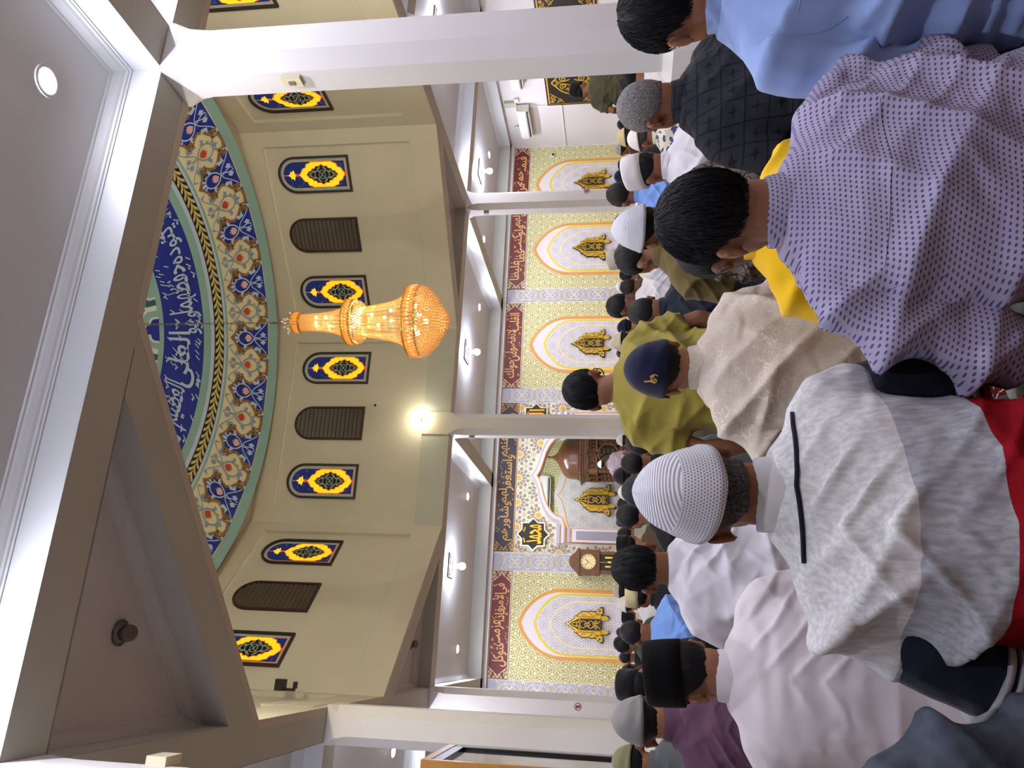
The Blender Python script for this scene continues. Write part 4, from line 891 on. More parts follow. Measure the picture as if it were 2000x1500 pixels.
# ================================================================ PEOPLE
from mathutils.bvhtree import BVHTree
def remesh(b,voxel,it=4,fac=.5):
    me=b.mesh('tmp',[]); o=bpy.data.objects.new('tmp',me); COL.objects.link(o)
    m=o.modifiers.new('r','REMESH'); m.mode='VOXEL'; m.voxel_size=voxel; m.use_smooth_shade=True
    m=o.modifiers.new('s','SMOOTH'); m.factor=fac; m.iterations=it
    dg=bpy.context.evaluated_depsgraph_get(); r=bpy.data.meshes.new_from_object(o.evaluated_get(dg))
    bpy.data.objects.remove(o); bpy.data.meshes.remove(me); return r
def folds(me,seed,amp,zw,freq=1.0):
    "drape creases pressed into a shirt: diagonals from the armpits, vertical hang, waist rolls"
    n=len(me.vertices); v=np.empty(n*3); me.vertices.foreach_get('co',v); v=v.reshape(-1,3); nn=np.empty(n*3); me.vertex_normals.foreach_get('vector',nn); nn=nn.reshape(-1,3)
    rg=np.random.RandomState(seed); x,y,z=v[:,0],v[:,1],v[:,2]; u=z/zw
    def ns(f,k=3):
        s=0
        for i in range(k):
            a=rg.normal(size=3)*f; s=s+np.sin(x*a[0]+y*a[1]+z*a[2]+rg.uniform(0,6.28))
        return s/k
    def rid(ph,p=1.6): return 1.5*(1-np.abs(np.sin(ph/2)))**p
    d=0; sg_=np.sign(x)
    for sg in(1,-1):
        for th,L in((rg.uniform(.7,1.0),.085),(rg.uniform(.25,.5),.12)):
            ph=(z*math.cos(th)-sg*x*math.sin(th))*2*pi/L*freq*.8+2.0*ns(5)+rg.uniform(0,6)
            m=1.3*np.clip(.45+ns(7)*1.2,0,1)*np.clip(.5+sg*x*3.2,0,1)*np.clip(1.15-np.abs(u-.62)*1.6,0,1); d=d+rid(ph)*m
    ph=x*2*pi/.09*freq*.7+2.5*ns(6); d=d+.7*rid(ph)*np.clip(ns(8)+.1,0,1)*np.clip(1.1-u*1.5,0,1)
    ph=(z+.10*np.abs(x))*2*pi/.075*freq*.7+2.2*ns(7); d=d+.8*rid(ph)*np.clip(.1+ns(9),0,1)*np.clip(1.3-np.abs(u-.3)*3,0,1)
    ph=(z*.8+sg_*x*.6)*2*pi/.055+3.0*ns(9); d=d+.5*rid(ph,2.4)*np.clip(ns(10)*1.6-.1,0,1)
    d=d+.55*ns(11,4)+.22*ns(30,5)
    d=d*np.clip((1.0-u)*9,0,1)
    v=v+nn*(amp*(d-.35))[:,None]; me.vertices.foreach_set('co',v.ravel()); me.update()
SKIN=[mat('skin_tan','8f6247',.5,var=.06,vs=18,bump=.08,bs=180,spec=.4),mat('skin_brown','7a4e36',.5,var=.06,vs=18,bump=.08,bs=180,spec=.4),mat('skin_dark','5e3a28',.5,var=.06,vs=18,spec=.4)]
def hairmat(name,a,b_,rough=.6):
    t=NT(name); o=t.obj(); t.set(col=t.mix(t.ramp(t.noise(190,3,o),.35,.7),srgb(a),srgb(b_)),rough=rough,spec=.22); t.bump(t.noise(160,3,t.mapv(o,(1,1,.12))),.6,.006); return t.m
HAIR={'black':hairmat('hair_black','08080a','15151a'),'grey':hairmat('hair_grey','4a4846','8a8784',.7),'dark':hairmat('hair_dark','0c0a0a','241f1d',.6),'salt':hairmat('hair_salt','1c1b1c','4c4a4a',.6)}
def wrinkle(t,fine=.12,bs=380,k=.35):
    o=t.obj(); q=t.noise(5,2,o); w_=t.n('TexWave',{'Vector':t.mapv(o,(1,1,1),(0,.6,0)),'Scale':5.0,'Distortion':9.0,'Detail':2.0,'Detail Scale':1.2},bands_direction='DIAGONAL').outputs[1]
    h=t.math('ADD',t.math('MULTIPLY',t.math('MULTIPLY',w_,t.ramp(q,.4,.62)),k),t.math('MULTIPLY',t.noise(bs,2,o),fine*.12)); t.bump(h,.75,.012)
def cloth(name,h,bump=.15,bs=380,var=.05,rough=.85):
    if 'cloth_'+name in MC: return MC['cloth_'+name]
    t=NT('cloth_'+name); c=srgb(h); d=tuple(v*(1-var*2) for v in c[:3])+(1,); t.set(col=t.mix(t.ramp(t.noise(9),.3,.7),d,c),rough=rough,spec=.15,sheen=.12); wrinkle(t,bump,bs); MC['cloth_'+name]=t.m; return t.m
# patterned cloth
def pat(name):
    t=NT('cloth_'+name); o=t.obj(); return t,o
def fr(t,v,s,off=0.0): return t.math('FRACT',t.math('ADD',t.math('MULTIPLY',v,s),off+50.0))
t,o=pat('lavender_dots'); s_=t.n('SeparateXYZ',(o,)); ro=t.math('FLOOR',t.math('MULTIPLY',s_.outputs[2],136)); off=t.math('MULTIPLY',t.math('FRACT',t.math('MULTIPLY',ro,.5)),1.0)
fx=t.math('SUBTRACT',t.math('FRACT',t.math('ADD',t.math('ADD',t.math('MULTIPLY',s_.outputs[0],112),off),50.0)),.5); fz=t.math('SUBTRACT',fr(t,s_.outputs[2],136),.5)
r_=t.math('ADD',t.math('POWER',t.math('MULTIPLY',fx,1.0),2),t.math('POWER',t.math('MULTIPLY',fz,1.25),2)); dot=t.ramp(r_,.10,.055)
t.set(col=t.mix(dot,t.mix(t.ramp(t.noise(7),.3,.7),srgb('938da2'),srgb('a19bb0')),srgb('4a4573')),rough=.85,spec=.15); wrinkle(t,.1,420,.4); M_LAV=t.m
t,o=pat('black_check'); s_=t.n('SeparateXYZ',(o,)); fx=fr(t,s_.outputs[0],17); fz=fr(t,s_.outputs[2],15)
ln=t.math('MAXIMUM',t.math('LESS_THAN',fx,.07),t.math('LESS_THAN',fz,.07)); cx_=t.math('ABSOLUTE',t.math('SUBTRACT',fx,.53)); cz_=t.math('ABSOLUTE',t.math('SUBTRACT',fz,.53)); mo=t.math('MULTIPLY',t.math('LESS_THAN',t.math('MULTIPLY',cx_,cz_),.006),t.math('LESS_THAN',t.math('ADD',cx_,cz_),.27))
t.set(col=t.mix(t.math('MAXIMUM',ln,mo),srgb('20222a'),srgb('0b0b0f')),rough=.8,spec=.2); wrinkle(t); M_CHK=t.m
t,o=pat('batik'); nz=t.noise(9,3,o); vo=t.n('TexVoronoi',{'Vector':t.n('VectorMath',(o,t.n('TexNoise',{'Scale':14.0}).outputs[1]),operation='ADD').outputs[0],'Scale':22.0},feature='DISTANCE_TO_EDGE').outputs[0]
t.set(col=t.mix(t.math('LESS_THAN',t.math('ABSOLUTE',t.math('SUBTRACT',t.noise(24,1,o),.5)),.04),t.mix(t.math('LESS_THAN',vo,.035),srgb('756a60'),srgb('2d2628')),srgb('2d2628')),rough=.85,spec=.15); wrinkle(t); M_BAT=t.m
t,o=pat('beige_damask'); t.set(col=t.mix(t.math('MULTIPLY',t.math('LESS_THAN',t.math('ABSOLUTE',t.math('SUBTRACT',t.noise(26,2,o),.52)),.018),t.ramp(t.noise(7,1,o),.45,.6)),t.mix(t.ramp(t.noise(130),.35,.65),srgb('b9ad9d'),srgb('c4b9a9')),srgb('d6cdbd')),rough=.75,spec=.2); wrinkle(t,.1,300,.3); M_DAM=t.m
t,o=pat('floral_blue'); t.set(col=t.mix(t.math('GREATER_THAN',t.noise(22,2,o),.55),srgb('b9b6a6'),srgb('2e3a63')),rough=.85); M_FLO=t.m
t,o=pat('stripes'); s_=t.n('SeparateXYZ',(o,)); t.set(col=t.mix(t.math('LESS_THAN',fr(t,s_.outputs[0],45),.3),srgb('b7bcc4'),srgb('6c7a90')),rough=.85); M_STR=t.m
t,o=pat('polo_blocks'); s_=t.n('SeparateXYZ',(o,)); z=t.math('ADD',s_.outputs[2],t.math('MULTIPLY',t.math('ABSOLUTE',s_.outputs[0]),-.06)); hz=t.noise(120,3,t.mapv(o,(1,1,.25)))
c=t.mix(t.math('LESS_THAN',z,POLO1),t.mix(t.ramp(hz,.35,.65),srgb('b6b6b4'),srgb('cfcfcd')),t.mix(t.ramp(hz,.35,.65),srgb('8c8e93'),srgb('a6a8ac'))); c=t.mix(t.math('LESS_THAN',z,POLO2),c,srgb('8e1420')); c=t.mix(t.math('LESS_THAN',z,POLO3),c,srgb('10151d'))
t.set(col=c,rough=.9,spec=.1); wrinkle(t,.3,300,.22); M_POLO=t.m
t,o=pat('denim_slate'); t.set(col=t.mix(t.ramp(t.noise(30,4,o),.3,.7),srgb('3a3f48'),srgb('4d535c')),rough=.9,spec=.1); wrinkle(t,.5,260,.3); M_SLATE=t.m
CL={k:cloth(k,h) for k,h in dict(skyblue='8ea5d4',yellow='e3b50e',white='c9c7cc',kurta='cdc5c7',maroon='573b4e',mustard='8c8036',navy='141b29',navy2='10131f',olive='62552f',blue='6b8dcc',green='454636',black='121216',grey='4d5153',cream='c9c2ae',mauve='8c7f83',plum='4b2b36',red='a01c22',dblue='26304a',steel='6d7680',brown='4b3a2a',khaki='7b7357',greyp='8d8c84').items()}
# knitted cap: ribbed crown, open work band, mesh rim
t=NT('knit_white'); o=t.obj(); s_=t.n('SeparateXYZ',(o,)); az=t.math('ARCTAN2',s_.outputs[0],s_.outputs[1]); zz=s_.outputs[2]
h1=t.math('FRACT',t.math('ADD',t.math('MULTIPLY',az,17.5),t.math('MULTIPLY',t.math('FLOOR',t.math('MULTIPLY',zz,190.0)),.5))); h2=fr(t,zz,190); hole=t.math('MULTIPLY',t.math('MULTIPLY',t.math('GREATER_THAN',h1,.45),t.math('GREATER_THAN',h2,.5)),t.math('LESS_THAN',zz,.082))
rib=t.math('SINE',t.math('MULTIPLY',t.math('SQRT',t.math('ADD',t.math('POWER',s_.outputs[0],2),t.math('POWER',s_.outputs[1],2))),1500.0)); rib=t.math('MULTIPLY',rib,t.math('GREATER_THAN',zz,.082)); wed=t.math('SINE',t.math('MULTIPLY',az,8))
t.set(col=t.mix(t.math('MULTIPLY',hole,.75),srgb('d4d5dc'),srgb('55565a')),rough=.9,spec=.1,sheen=.2); t.bump(t.math('ADD',t.math('MULTIPLY',rib,.5),t.math('ADD',wed,t.math('MULTIPLY',hole,-2.0))),.5,.004); KNIT=t.m
CAPM={'knit':KNIT,'white':cloth('cap_white','d2d0cf',.2,300),'velvet':mat('cap_velvet','060608',.8,var=.3,vs=20,spec=.15),'grey':cloth('cap_grey','7d7c79',.3,300),'navy':cloth('cap_navy','0f1330',.2,300),'beige':cloth('cap_beige','a7a08c',.4,150),'olive':cloth('cap_olive','6b6a4c',.2,300),'lgrey':cloth('cap_light_grey','a9a8a0',.3,220),'cream':cloth('cap_cream','c6b98f',.3,220),'black':cloth('cap_black','131318',.2,300)}
def headdir(az,e): return Vector((math.sin(az)*math.cos(e),-math.cos(az)*math.cos(e),math.sin(e)))   # az 0 = back of the head
def lerpk(keys,a):
    for (x0,y0),(x1,y1) in zip(keys,keys[1:]):
        if a<=x1: return y0+(y1-y0)*(a-x0)/(x1-x0)
    return keys[-1][1]
LINE=[(0,-50),(35,-49),(60,-33),(82,-4),(100,-6),(112,-14),(122,8),(140,34),(180,42)]
LOW=[(0,-66),(35,-64),(60,-45),(82,-4)]+LINE[4:]
HC0=Vector((0,-.008,.018)); HRAD=(.079,.1,.100)
def shell(line,rad,vol,n=56,m=18,seed=0,rough=.0015,crown=None):
    R=[]; rg=random.Random(seed)
    ph=[rg.uniform(0,6) for _ in range(6)]
    for i in range(m+1):
        tt=i/m; ring=[]
        for k in range(n):
            az=2*pi*k/n; a=abs((math.degrees(az)+180)%360-180); el=lerpk(line,a); e=math.radians(90-(90-el)*tt); dd=headdir(az,e)
            th=vol*max(0,1-((tt-.0)/1.0)**4)+(rough*(math.sin(az*9+ph[0]+tt*5)+math.sin(az*17+ph[1]-tt*9)+math.sin(az*5+tt*14+ph[2])) if tt<.97 else 0)
            if tt>=1: th=-.006
            p=Vector((dd.x*(rad[0]+th),dd.y*(rad[1]+th),dd.z*(rad[2]+th)))
            if line is LOW and a<75 and p.z<-.055:
                p.x=math.sin(az)*max(.070+th,abs(p.x)/max(.2,abs(math.sin(az)))); p.y=min(p.y,-math.cos(az)*(.083+th))
            ring.append(HC0+p)
        R.append(ring)
    b=B(); b.rings(R[:],0,True,cap=False); return b
def strandmesh(line,rad,vol,count,L,seed):
    rg=random.Random(seed); b=B()
    for _ in range(count):
        az=rg.uniform(0,2*pi); a=abs((math.degrees(az)+180)%360-180); el=lerpk(line,a); tt=rg.random()**.8*.86+.02; pts=[]
        w0=rg.uniform(-.25,.25)
        for s in range(5):
            t2=min(1,tt+L*s/4); e=math.radians(90-(90-el)*t2); dd=headdir(az+w0*s*.12,e); th=vol*max(0,1-t2**4)+.0015+.0035*math.sin(pi*min(1,s/3.2))*rg.random(); th=max(th,.001)
            pts.append(HC0+Vector((dd.x*(rad[0]+th),dd.y*(rad[1]+th),dd.z*(rad[2]+th))))
        b.tube(pts,[.0007,.0010,.0009,.0007,.0002],3,cap=False)
    return b
def cap_dome(eb,ef,th,top=0,rim=.004,n=48,m=14):
    line=[(0,eb),(60,eb+(ef-eb)*.25),(120,eb+(ef-eb)*.8),(180,ef)]; R=[]
    for i in range(m+1):
        tt=i/m; ring=[]
        for k in range(n):
            az=2*pi*k/n; a=abs((math.degrees(az)+180)%360-180); e=math.radians(90-(90-lerpk(line,a))*tt); dd=headdir(az,e); q=th+top*max(0,1-tt*1.6)+(rim if i>=m-1 else 0)
            ring.append(HC0+Vector((dd.x*(HRAD[0]+q),dd.y*(HRAD[1]+q),dd.z*(HRAD[2]+q))))
        R.append(ring)
    last=[HC0+(Vector(p)-HC0)*.93 for p in R[-1]]; b=B(); b.rings(R+[last],0,True,cap=False); return b
def make_head(b,M,ears=1.0):
    k=len(b.V); E=b.ell
    E(HC0,(.0745,.0945,.0945),18,12); E((0,.028,-.042),(.057,.066,.072),14,9); E((0,.06,-.098),(.032,.026,.022),10,7); E((0,.099,-.03),(.0125,.017,.012),8,6); E((0,.09,-.012),(.008,.012,.024),8,6); E((0,.076,.016),(.045,.018,.012),10,6); E((0,.088,-.066),(.022,.009,.009),8,6)
    for s in(1,-1):
        E((s*.03,.083,-.004),(.013,.010,.009),8,6); r=Matrix.Rotation(s*.42,3,'Z')@Matrix.Rotation(-.15,3,'X'); E((s*.081,-.006,-.018),(.0085,.022*ears,.033*ears),10,8,0,r); E((s*.075,.004,-.02),(.012,.014,.022),8,6); E((s*.088,-.012,-.006),(.006,.018*ears,.020*ears),8,6,0,r)
    b.xf(M,k)
def hand(b,w,d,up,s,curl=.6):
    "palm with five unequal bent fingers; w wrist, d pointing direction, up back of hand, s side of the thumb"
    d=d.normalized(); sd=d.cross(up).normalized()*s; up=sd.cross(d).normalized()*s if False else up
    b.ell(w+d*.045,(.001,)*3,6,4) if 0 else None
    Q=Matrix((sd,d,up)).transposed(); b.ell(w+d*.045,(.041,.05,.014),10,7,0,Q)
    for i,(o,L) in enumerate(((-.030,.062),(-.010,.078),(.010,.082),(.030,.074))):
        p=w+d*.085+sd*o; q=[p]
        a=0
        for j,f in enumerate((.45,.32,.23)):
            a+=curl*(.6 if j==0 else .8); q.append(q[-1]+(d*math.cos(a)-up*math.sin(a))*L*f)
        b.tube([w+d*.05+sd*o*.8]+q,[.0095,.009,.0085,.008,.006],6)
    p=w+d*.03+sd*.036; b.tube([p,p+(sd*.6+d*.7)*.035-up*.008,p+(sd*.35+d*.9)*.062-up*.02],[.011,.0095,.007],6)
def ringpts(z,hw,hd,y,x=0,n=26,p=2.25): return [(x+hw*math.copysign(abs(math.cos(2*pi*k/n))**(2/p),math.cos(2*pi*k/n)),y+hd*math.copysign(abs(math.sin(2*pi*k/n))**(2/p),math.sin(2*pi*k/n)),z) for k in range(n)]
TOR=[(0,.180,.155),(.08,.188,.16),(.22,.172,.142),(.36,.178,.140),(.45,.186,.132),(.505,.180,.118),(.54,.158,.100),(.565,.128,.086),(.588,.094,.074),(.608,.068,.064)]
NP=[0]
def person(label,px,py,g,shirt,hair='black',cap=None,bow=25,turn=0,body=0,lift=0,pose='sit',sleeve='short',build=1.0,res=1,trs='black',skin=0,collar=True,vol=.006,hunch=.10,group=None,roll=0,arms=None,amp=.015,strands=0,hs=.95,ctilt=0,lx=0,nk=.096,seam=False,line=LINE,mus=False,freq=1.0):
    NP[0]+=1; seed=NP[0]; V_=(.0065,.009,.015)[res]
    Pw=at_px(px,py,g); bw=math.radians(bow); Rb=Matrix.Rotation(math.radians(body),3,'Z')
    off=Matrix.Rotation(-bw*.75,3,'X')@Vector((0,.012,nk)); NBz=Pw.z-off.z; k=(NBz-lift)/.60; NB=Vector((lx,hunch,NBz))
    hl=Vector((off.x+lx,off.y+hunch,Pw.z)); root=Vector((Pw.x,Pw.y,0))-Rb@Vector((hl.x,hl.y,0))
    t=thing('person',label,'person',root,math.radians(body),group)
    RH=Matrix.Rotation(math.radians(turn),3,'Z')@Matrix.Rotation(-bw,3,'X')@Matrix.Rotation(math.radians(roll),3,'Y'); HM=Matrix.Translation(hl)@RH.to_4x4()@Matrix.Scale(hs,4)
    Z=lambda z0:lift+k*z0; Yh=lambda z0:hunch*max(0,z0/.6)**1.7; Xh=lambda z0:lx*max(0,z0/.6)**1.5
    sk=SKIN[skin]
    # joints
    shz=Z(.545) ; AR={}
    for s in(1,-1):
        sh=Vector((s*.168*build+Xh(.52),Yh(.52),shz-.032)); kind=(arms or {}).get(s,'sit' if pose in('sit','chair') else 'down')
        if kind=='sit': el=Vector((s*(.245*build)+Xh(.3),Yh(.3)+.06,lift+max(.25,shz-lift-.30)))  ; wr=Vector((s*.15,.30,lift+.20)); dd=Vector((-s*.45,.8,-.25)); upv=Vector((0,.3,1))
        elif kind=='down': el=Vector((s*(.25*build)+Xh(.3),Yh(.3)-.01,shz-.29)); wr=Vector((s*(.23*build),Yh(.3)+.07,shz-.53)); dd=Vector((0,.25,-1)); upv=Vector((s,0,.1))
        elif kind=='prop': el=Vector((s*(.255*build),Yh(.3)+.02,shz-.285)); wr=Vector((s*.225,Yh(.3)+.06,shz-.52)); dd=Vector((0,.3,-.9)); upv=Vector((s*.3,.9,.3))
        elif kind=='bent': el=Vector((s*(.26*build),Yh(.3)-.10,shz-.25)); wr=Vector((s*.24,Yh(.3)+.12,shz-.36)); dd=Vector((0,1,-.2)); upv=Vector((s,0,.2))
        AR[s]=(sh,el,wr,dd,upv)
    # body
    b=B(); b.rings([ringpts(Z(z),(w_*build-.016),d_-.014,Yh(z),Xh(z)) for z,w_,d_ in TOR],0,True)
    b.tube([NB+Vector((0,-.012,-.07)),NB+Vector((0,-.004,.0)),HM@Vector((0,-.028,-.05)),HM@Vector((0,-.02,.0))],[.066,.057,.055,.058],14)
    make_head(b,HM)
    for s in(1,-1):
        sh,el,wr,dd,upv=AR[s]; b.tube([sh+Vector((-s*.05,0,0)),sh,sh.lerp(el,.5),el,el.lerp(wr,.35),wr],[.044,.046,.044,.040,.041,.027],10); 
        if res<2: hand(b,wr,dd,upv.normalized(),-s)
        else: b.ell(wr+dd.normalized()*.06,(.035,.05,.03),8,6)
    if pose=='sit':
        LG=[(Vector((s*.10,.0,.11)),Vector((s*.285,.30,.10)),Vector((-s*.03,.38-.05*s,.065)),s) for s in(1,-1)]
    elif pose=='chair': LG=[(Vector((s*.10,.02,lift+.08)),Vector((s*.14,.42,lift+.05)),Vector((s*.13,.40,.07)),s) for s in(1,-1)]
    elif pose=='kneel': LG=[(Vector((s*.10,.0,lift+.03)),Vector((s*.15,.30,.08)),Vector((s*.12,-.12,.06)),s) for s in(1,-1)]
    else: LG=[(Vector((s*.10,.0,lift)),Vector((s*.11,.03,lift*.5)),Vector((s*.11,-.02,.08)),s) for s in(1,-1)]
    for h_,kn,an,s in LG:
        b.tube([h_,kn,an],[.07,.05,.038],10); f=(Vector((-s*.8,.25,-.1)) if pose=='sit' else Vector((0,-1,-.1)) if pose=='kneel' else Vector((0,1,-.12))).normalized()
        b.tube([an-f*.04,an+f*.07,an+f*.17],[.035,.036,.022],9)
    me=remesh(b,V_,3); me.materials.append(sk); bo=link('body',me,t)
    # eyes and brows
    if mus or res<1:
        for s in(1,-1):
            b=B(); b.ell((s*.03,.0905,-.002),(.009,.006,.005),8,6); b.xf(HM); b.obj('eye',mat('eye_white','d8d2c8',.3),t)
    # trousers
    b=B()
    for h_,kn,an,s in LG: b.tube([h_+Vector((0,-.03,.0)),h_.lerp(kn,.5)+Vector((0,0,.01)),kn,kn.lerp(an,.6),an.lerp(kn,.08)],[.115,.098,.075,.066,.06],12)
    b.ell((0,0,lift+.10),(.185*build,.155,.105),16,9); me=remesh(b,max(V_,.010),4); folds(me,seed+500,.008,1.0,1.0); me.materials.append(CL[trs]); link('trousers',me,t)
    # shirt
    b=B(); hem=.02 if pose in('sit','chair') else -.06
    R=[(hem,.192,.166)]+[x for x in TOR if x[0]>.05]; q=.010
    b.rings([ringpts(Z(z) if z>.0 else lift+z+.02,(w_*build+q),d_+q,Yh(z),Xh(z)) for z,w_,d_ in R],0,True)
    fr_=dict(short=.78,long=2.0,half=1.0)[sleeve]; SL=[]
    for s in(1,-1):
        sh,el,wr,dd,upv=AR[s]; dn=(el-sh).normalized(); arc=[sh+Vector((-s*.085,0,.022)),sh+Vector((-s*.035,0,.008)),sh+Vector((s*.002,0,-.016)),sh+Vector((s*.012,0,-.02))+dn*.035]
        if fr_>=2: pts=arc+[sh.lerp(el,.5),el,el.lerp(wr,.5),wr]; rr=[.056,.064,.067,.066,.063,.058,.054,.046]
        else: e=sh.lerp(el,fr_); pts=arc+[sh.lerp(el,max(.25,fr_*.55)),e]; rr=[.056,.064,.067,.066,.065,.063]
        SL.append((s,pts,rr))
        if shirt is not M_POLO: b.tube(pts,rr,12)
        else: b.tube(arc+[sh.lerp(el,.3),sh.lerp(el,.38)],[.056,.064,.067,.066,.062,.05],12)
    me=remesh(b,max(V_,.0075) if res==0 else max(V_,.009),8); folds(me,seed,amp,NBz,freq); me.materials.append(shirt); so=link('shirt',me,t)
    if res==0:
        bvh=BVHTree.FromPolygons([v.co for v in me.vertices],[tuple(p.vertices) for p in me.polygons])
        if seam:
            SM_=[]
            SM_.append([(x_,NBz-.135+.35*x_*x_) for x_ in [(-.155+.31*j/24)*build+lx*.8 for j in range(25)]])
            for s in(1,-1): SM_.append([(s*(.168+.012*math.sin(j/12*3))*build+lx*.85,NBz-.055-.16*j/12) for j in range(13)])
            for L_ in SM_:
                pp=[]
                for x_,z_ in L_:
                    hit=bvh.ray_cast(Vector((x_,-1.5,z_)),Vector((0,1,0)))
                    if hit[0]: pp.append(hit[0]+hit[1]*.0004)
                if len(pp)>3: b=B(); b.tube(pp,.0009,5); b.obj('seam',shirt,so)
    if shirt is M_POLO:
        for s,pts,rr in SL:
            b=B(); sh,el=AR[s][0],AR[s][1]; b.tube([sh.lerp(el,.30),sh.lerp(el,.45),sh.lerp(el,.6),pts[-1]],[.058,.071,.069,.066],14); me=remesh(b,.008,3); folds(me,seed+9,.006,NBz); me.materials.append(CL['navy']); sl=link('sleeve',me,so); a_,e_=pts[-2],pts[-1]; d_=(e_-a_).normalized()
            for u_,mm in((.012,'red'),(.030,'greyp'),(.048,'greyp')):
                p_=e_-d_*u_; b=B(); b.tube([p_-d_*.005,p_+d_*.005],[.0735]*2,24); b.obj('cuff_stripe',CL[mm] if mm=='red' else mat('stripe_grey','a8a9ab',.9),so)
    if collar:
        b=B(); Rg=[]
        for z_,r_ in((-.028,.071),(.0,.069),(.026,.0665),(.030,.064),(.02,.060),(-.01,.060)): Rg.append([(NB.x+r_*1.0*math.cos(2*pi*j/24),NB.y-.004+r_*.98*math.sin(2*pi*j/24)+z_*.25,NBz+z_-.002+.010*-math.sin(2*pi*j/24)) for j in range(24)])
        b.rings(Rg+[Rg[0]],0,True,cap=False); b.obj('collar',shirt if shirt is not M_POLO else mat('polo_collar','c6c6c4',.9),so)
        if shirt is M_POLO:
            pp=[]
            for j in range(33):
                a_=math.radians(-178+176*j/32); hit=bvh.ray_cast(NB+Vector((0,-.004,-.031)),Vector((math.cos(a_),math.sin(a_),.05-.10*abs(math.cos(a_)))).normalized())
                if hit[0] and (hit[0]-NB).length<.165: pp.append(hit[0]+hit[1]*.002)
            if len(pp)>3: b=B(); b.tube(pp,.0042,6); b.obj('collar_piping',CL['navy'],so)
    HMm=HM
    def on_head(name,b,m): o=b.obj(name,m,t); o.matrix_local=HMm@(Matrix.Rotation(math.radians(ctilt),4,'X') if name=='cap' else Matrix.Identity(4)); return o
    if hair:
        ho=on_head('hair',shell(line,(.0775,.098,.098),vol,seed=seed,rough=.0012 if hair!='grey' else .0006),HAIR[hair])
        if strands: so_=strandmesh(line,(.0775,.098,.098),vol,strands,.22,seed).obj('hair_strands',HAIR[hair],ho,kind='stuff')
    if cap:
        ck,cm=cap; m=CAPM[cm]
        if ck=='kufi': on_head('cap',cap_dome(-6,8,.012,.024 if cm=='knit' else .006),m)
        elif ck=='skull': on_head('cap',cap_dome(2,16,.011,.004),m)
        elif ck=='songkok':
            b=B(); n=36; el=lambda z,q,dz=0:[(q*.087*math.cos(2*pi*j/n),-.006+q*.108*math.sin(2*pi*j/n),z) for j in range(n)]
            b.rings([el(.022,.99),el(.022,1.015),el(.06,1.02),el(.10,1.0),el(.122,.97),el(.128,.93),el(.120,.80),el(.117,.4)]); on_head('cap',b,m)
        elif ck=='ball':
            o=on_head('cap',cap_dome(-18 if cm=='navy' else -8,4,.012,.008),m); b=B(); b.ell((0,-.008,.1295),(.009,.009,.005),8,6); b.obj('cap_button',m,o)
            b=B(); R=[]
            for i in range(5):
                f=i/4; R.append([(.078*math.sin(a_)*(1-.1*f),.062+f*.085*math.cos(a_)+.03*math.cos(a_),.022-.02*f*f-.012*abs(math.sin(a_))) for a_ in [-1.3+2.6*j/12 for j in range(13)]])
            b.rings(R,0,True,cap=False,closed=False); b.obj('brim',m,o)
            if cm=='grey':
                b=B(); b.prism([(.034*math.cos(pi*j/10),.034*math.sin(pi*j/10)*.9) for j in range(11)],-.1115,-.100,lambda u,v,h:(u,h-.003,-.004+v)); b.obj('strap_opening',HAIR['dark'],o)
            if cm=='navy':
                p=P(lambda u,v,h:tuple(HC0+headdir(math.radians(-38)+u/.09,math.radians(8)+v/.1)*(.1125+h)),.001); p.line(spiral(0,0,.011,0,1.2,10),.004,1,0); p.line([(-.002,.0),(-.006,.03)],.004,1,0); p.line(bez([(.01,-.01),(.02,.0),(.008,.012)],5),.003,1,0); p.obj('emblem',gold2,o)
    return t
# ---- front rows, nearest first (photo places of the head centres and their distance)
person('man in lavender dotted shirt with thick black hair, nearest centre right',1409,428,1.46,M_LAV,seam=True,nk=.107,line=[(0,-44),(35,-43)]+LINE[2:],bow=6,res=0,skin=0,strands=2200,vol=.012,sleeve='long',build=1.16,trs='greyp',amp=.016,hunch=.10)
person('man in light blue shirt with short black hair at the right picture edge',1315,22,1.68,CL['skyblue'],seam=True,bow=10,res=0,strands=1500,vol=.008,sleeve='long',build=1.05,trs='dblue',amp=.02,turn=-12)
person('man in grey and red block polo with white knitted cap, nearest centre',1386,968,1.42,M_POLO,hair='salt',cap=('kufi','knit'),lx=.075,nk=.106,line=LOW,ctilt=16,bow=4,res=0,skin=1,trs='black',build=1.08,amp=.019,hunch=.10,sleeve='half')
person('man in dark slate clothes cut off at the left bottom corner',1500,1790,1.15,M_SLATE,bow=25,res=1,sleeve='long',build=1.1,trs='black')
person('man in dark checked shirt with cropped grey hair',1272,210,2.55,M_CHK,hair='grey',bow=8,res=0,strands=0,vol=.003,arms={-1:'prop'},skin=1,build=1.05,trs='black')
person('man in bright yellow shirt hidden behind the black haired man in lavender',1405,478,1.98,CL['yellow'],bow=40,res=1,skin=2,arms={-1:'prop'},trs='black')
person('man in patterned grey batik shirt with white knitted cap',1266,448,3.05,M_BAT,lx=-.09,cap=('kufi','knit'),ctilt=10,bow=12,res=0,skin=0,sleeve='long',trs='black')
person('man in beige damask shirt with dark blue cap',1301,722,2.4,M_DAM,cap=('ball','navy'),bow=5,res=0,skin=0,trs='khaki',build=1.06,lx=.02,amp=.018)
person('man in mustard shirt and glasses kneeling up before the middle column',1156,760,3.2,CL['mustard'],bow=14,turn=-38,res=0,skin=0,lift=.30,pose='kneel',arms={1:'prop',-1:'prop'},strands=1200,vol=.010,trs='black',collar=False,seam=False,amp=.014,build=1.08,mus=True)
person('man in white shirt with black hair left of the knitted white cap',1260,1110,2.75,CL['white'],nk=.082,amp=.02,bow=8,res=0,skin=1,strands=900,vol=.008,trs='khaki',collar=False,sleeve='half')
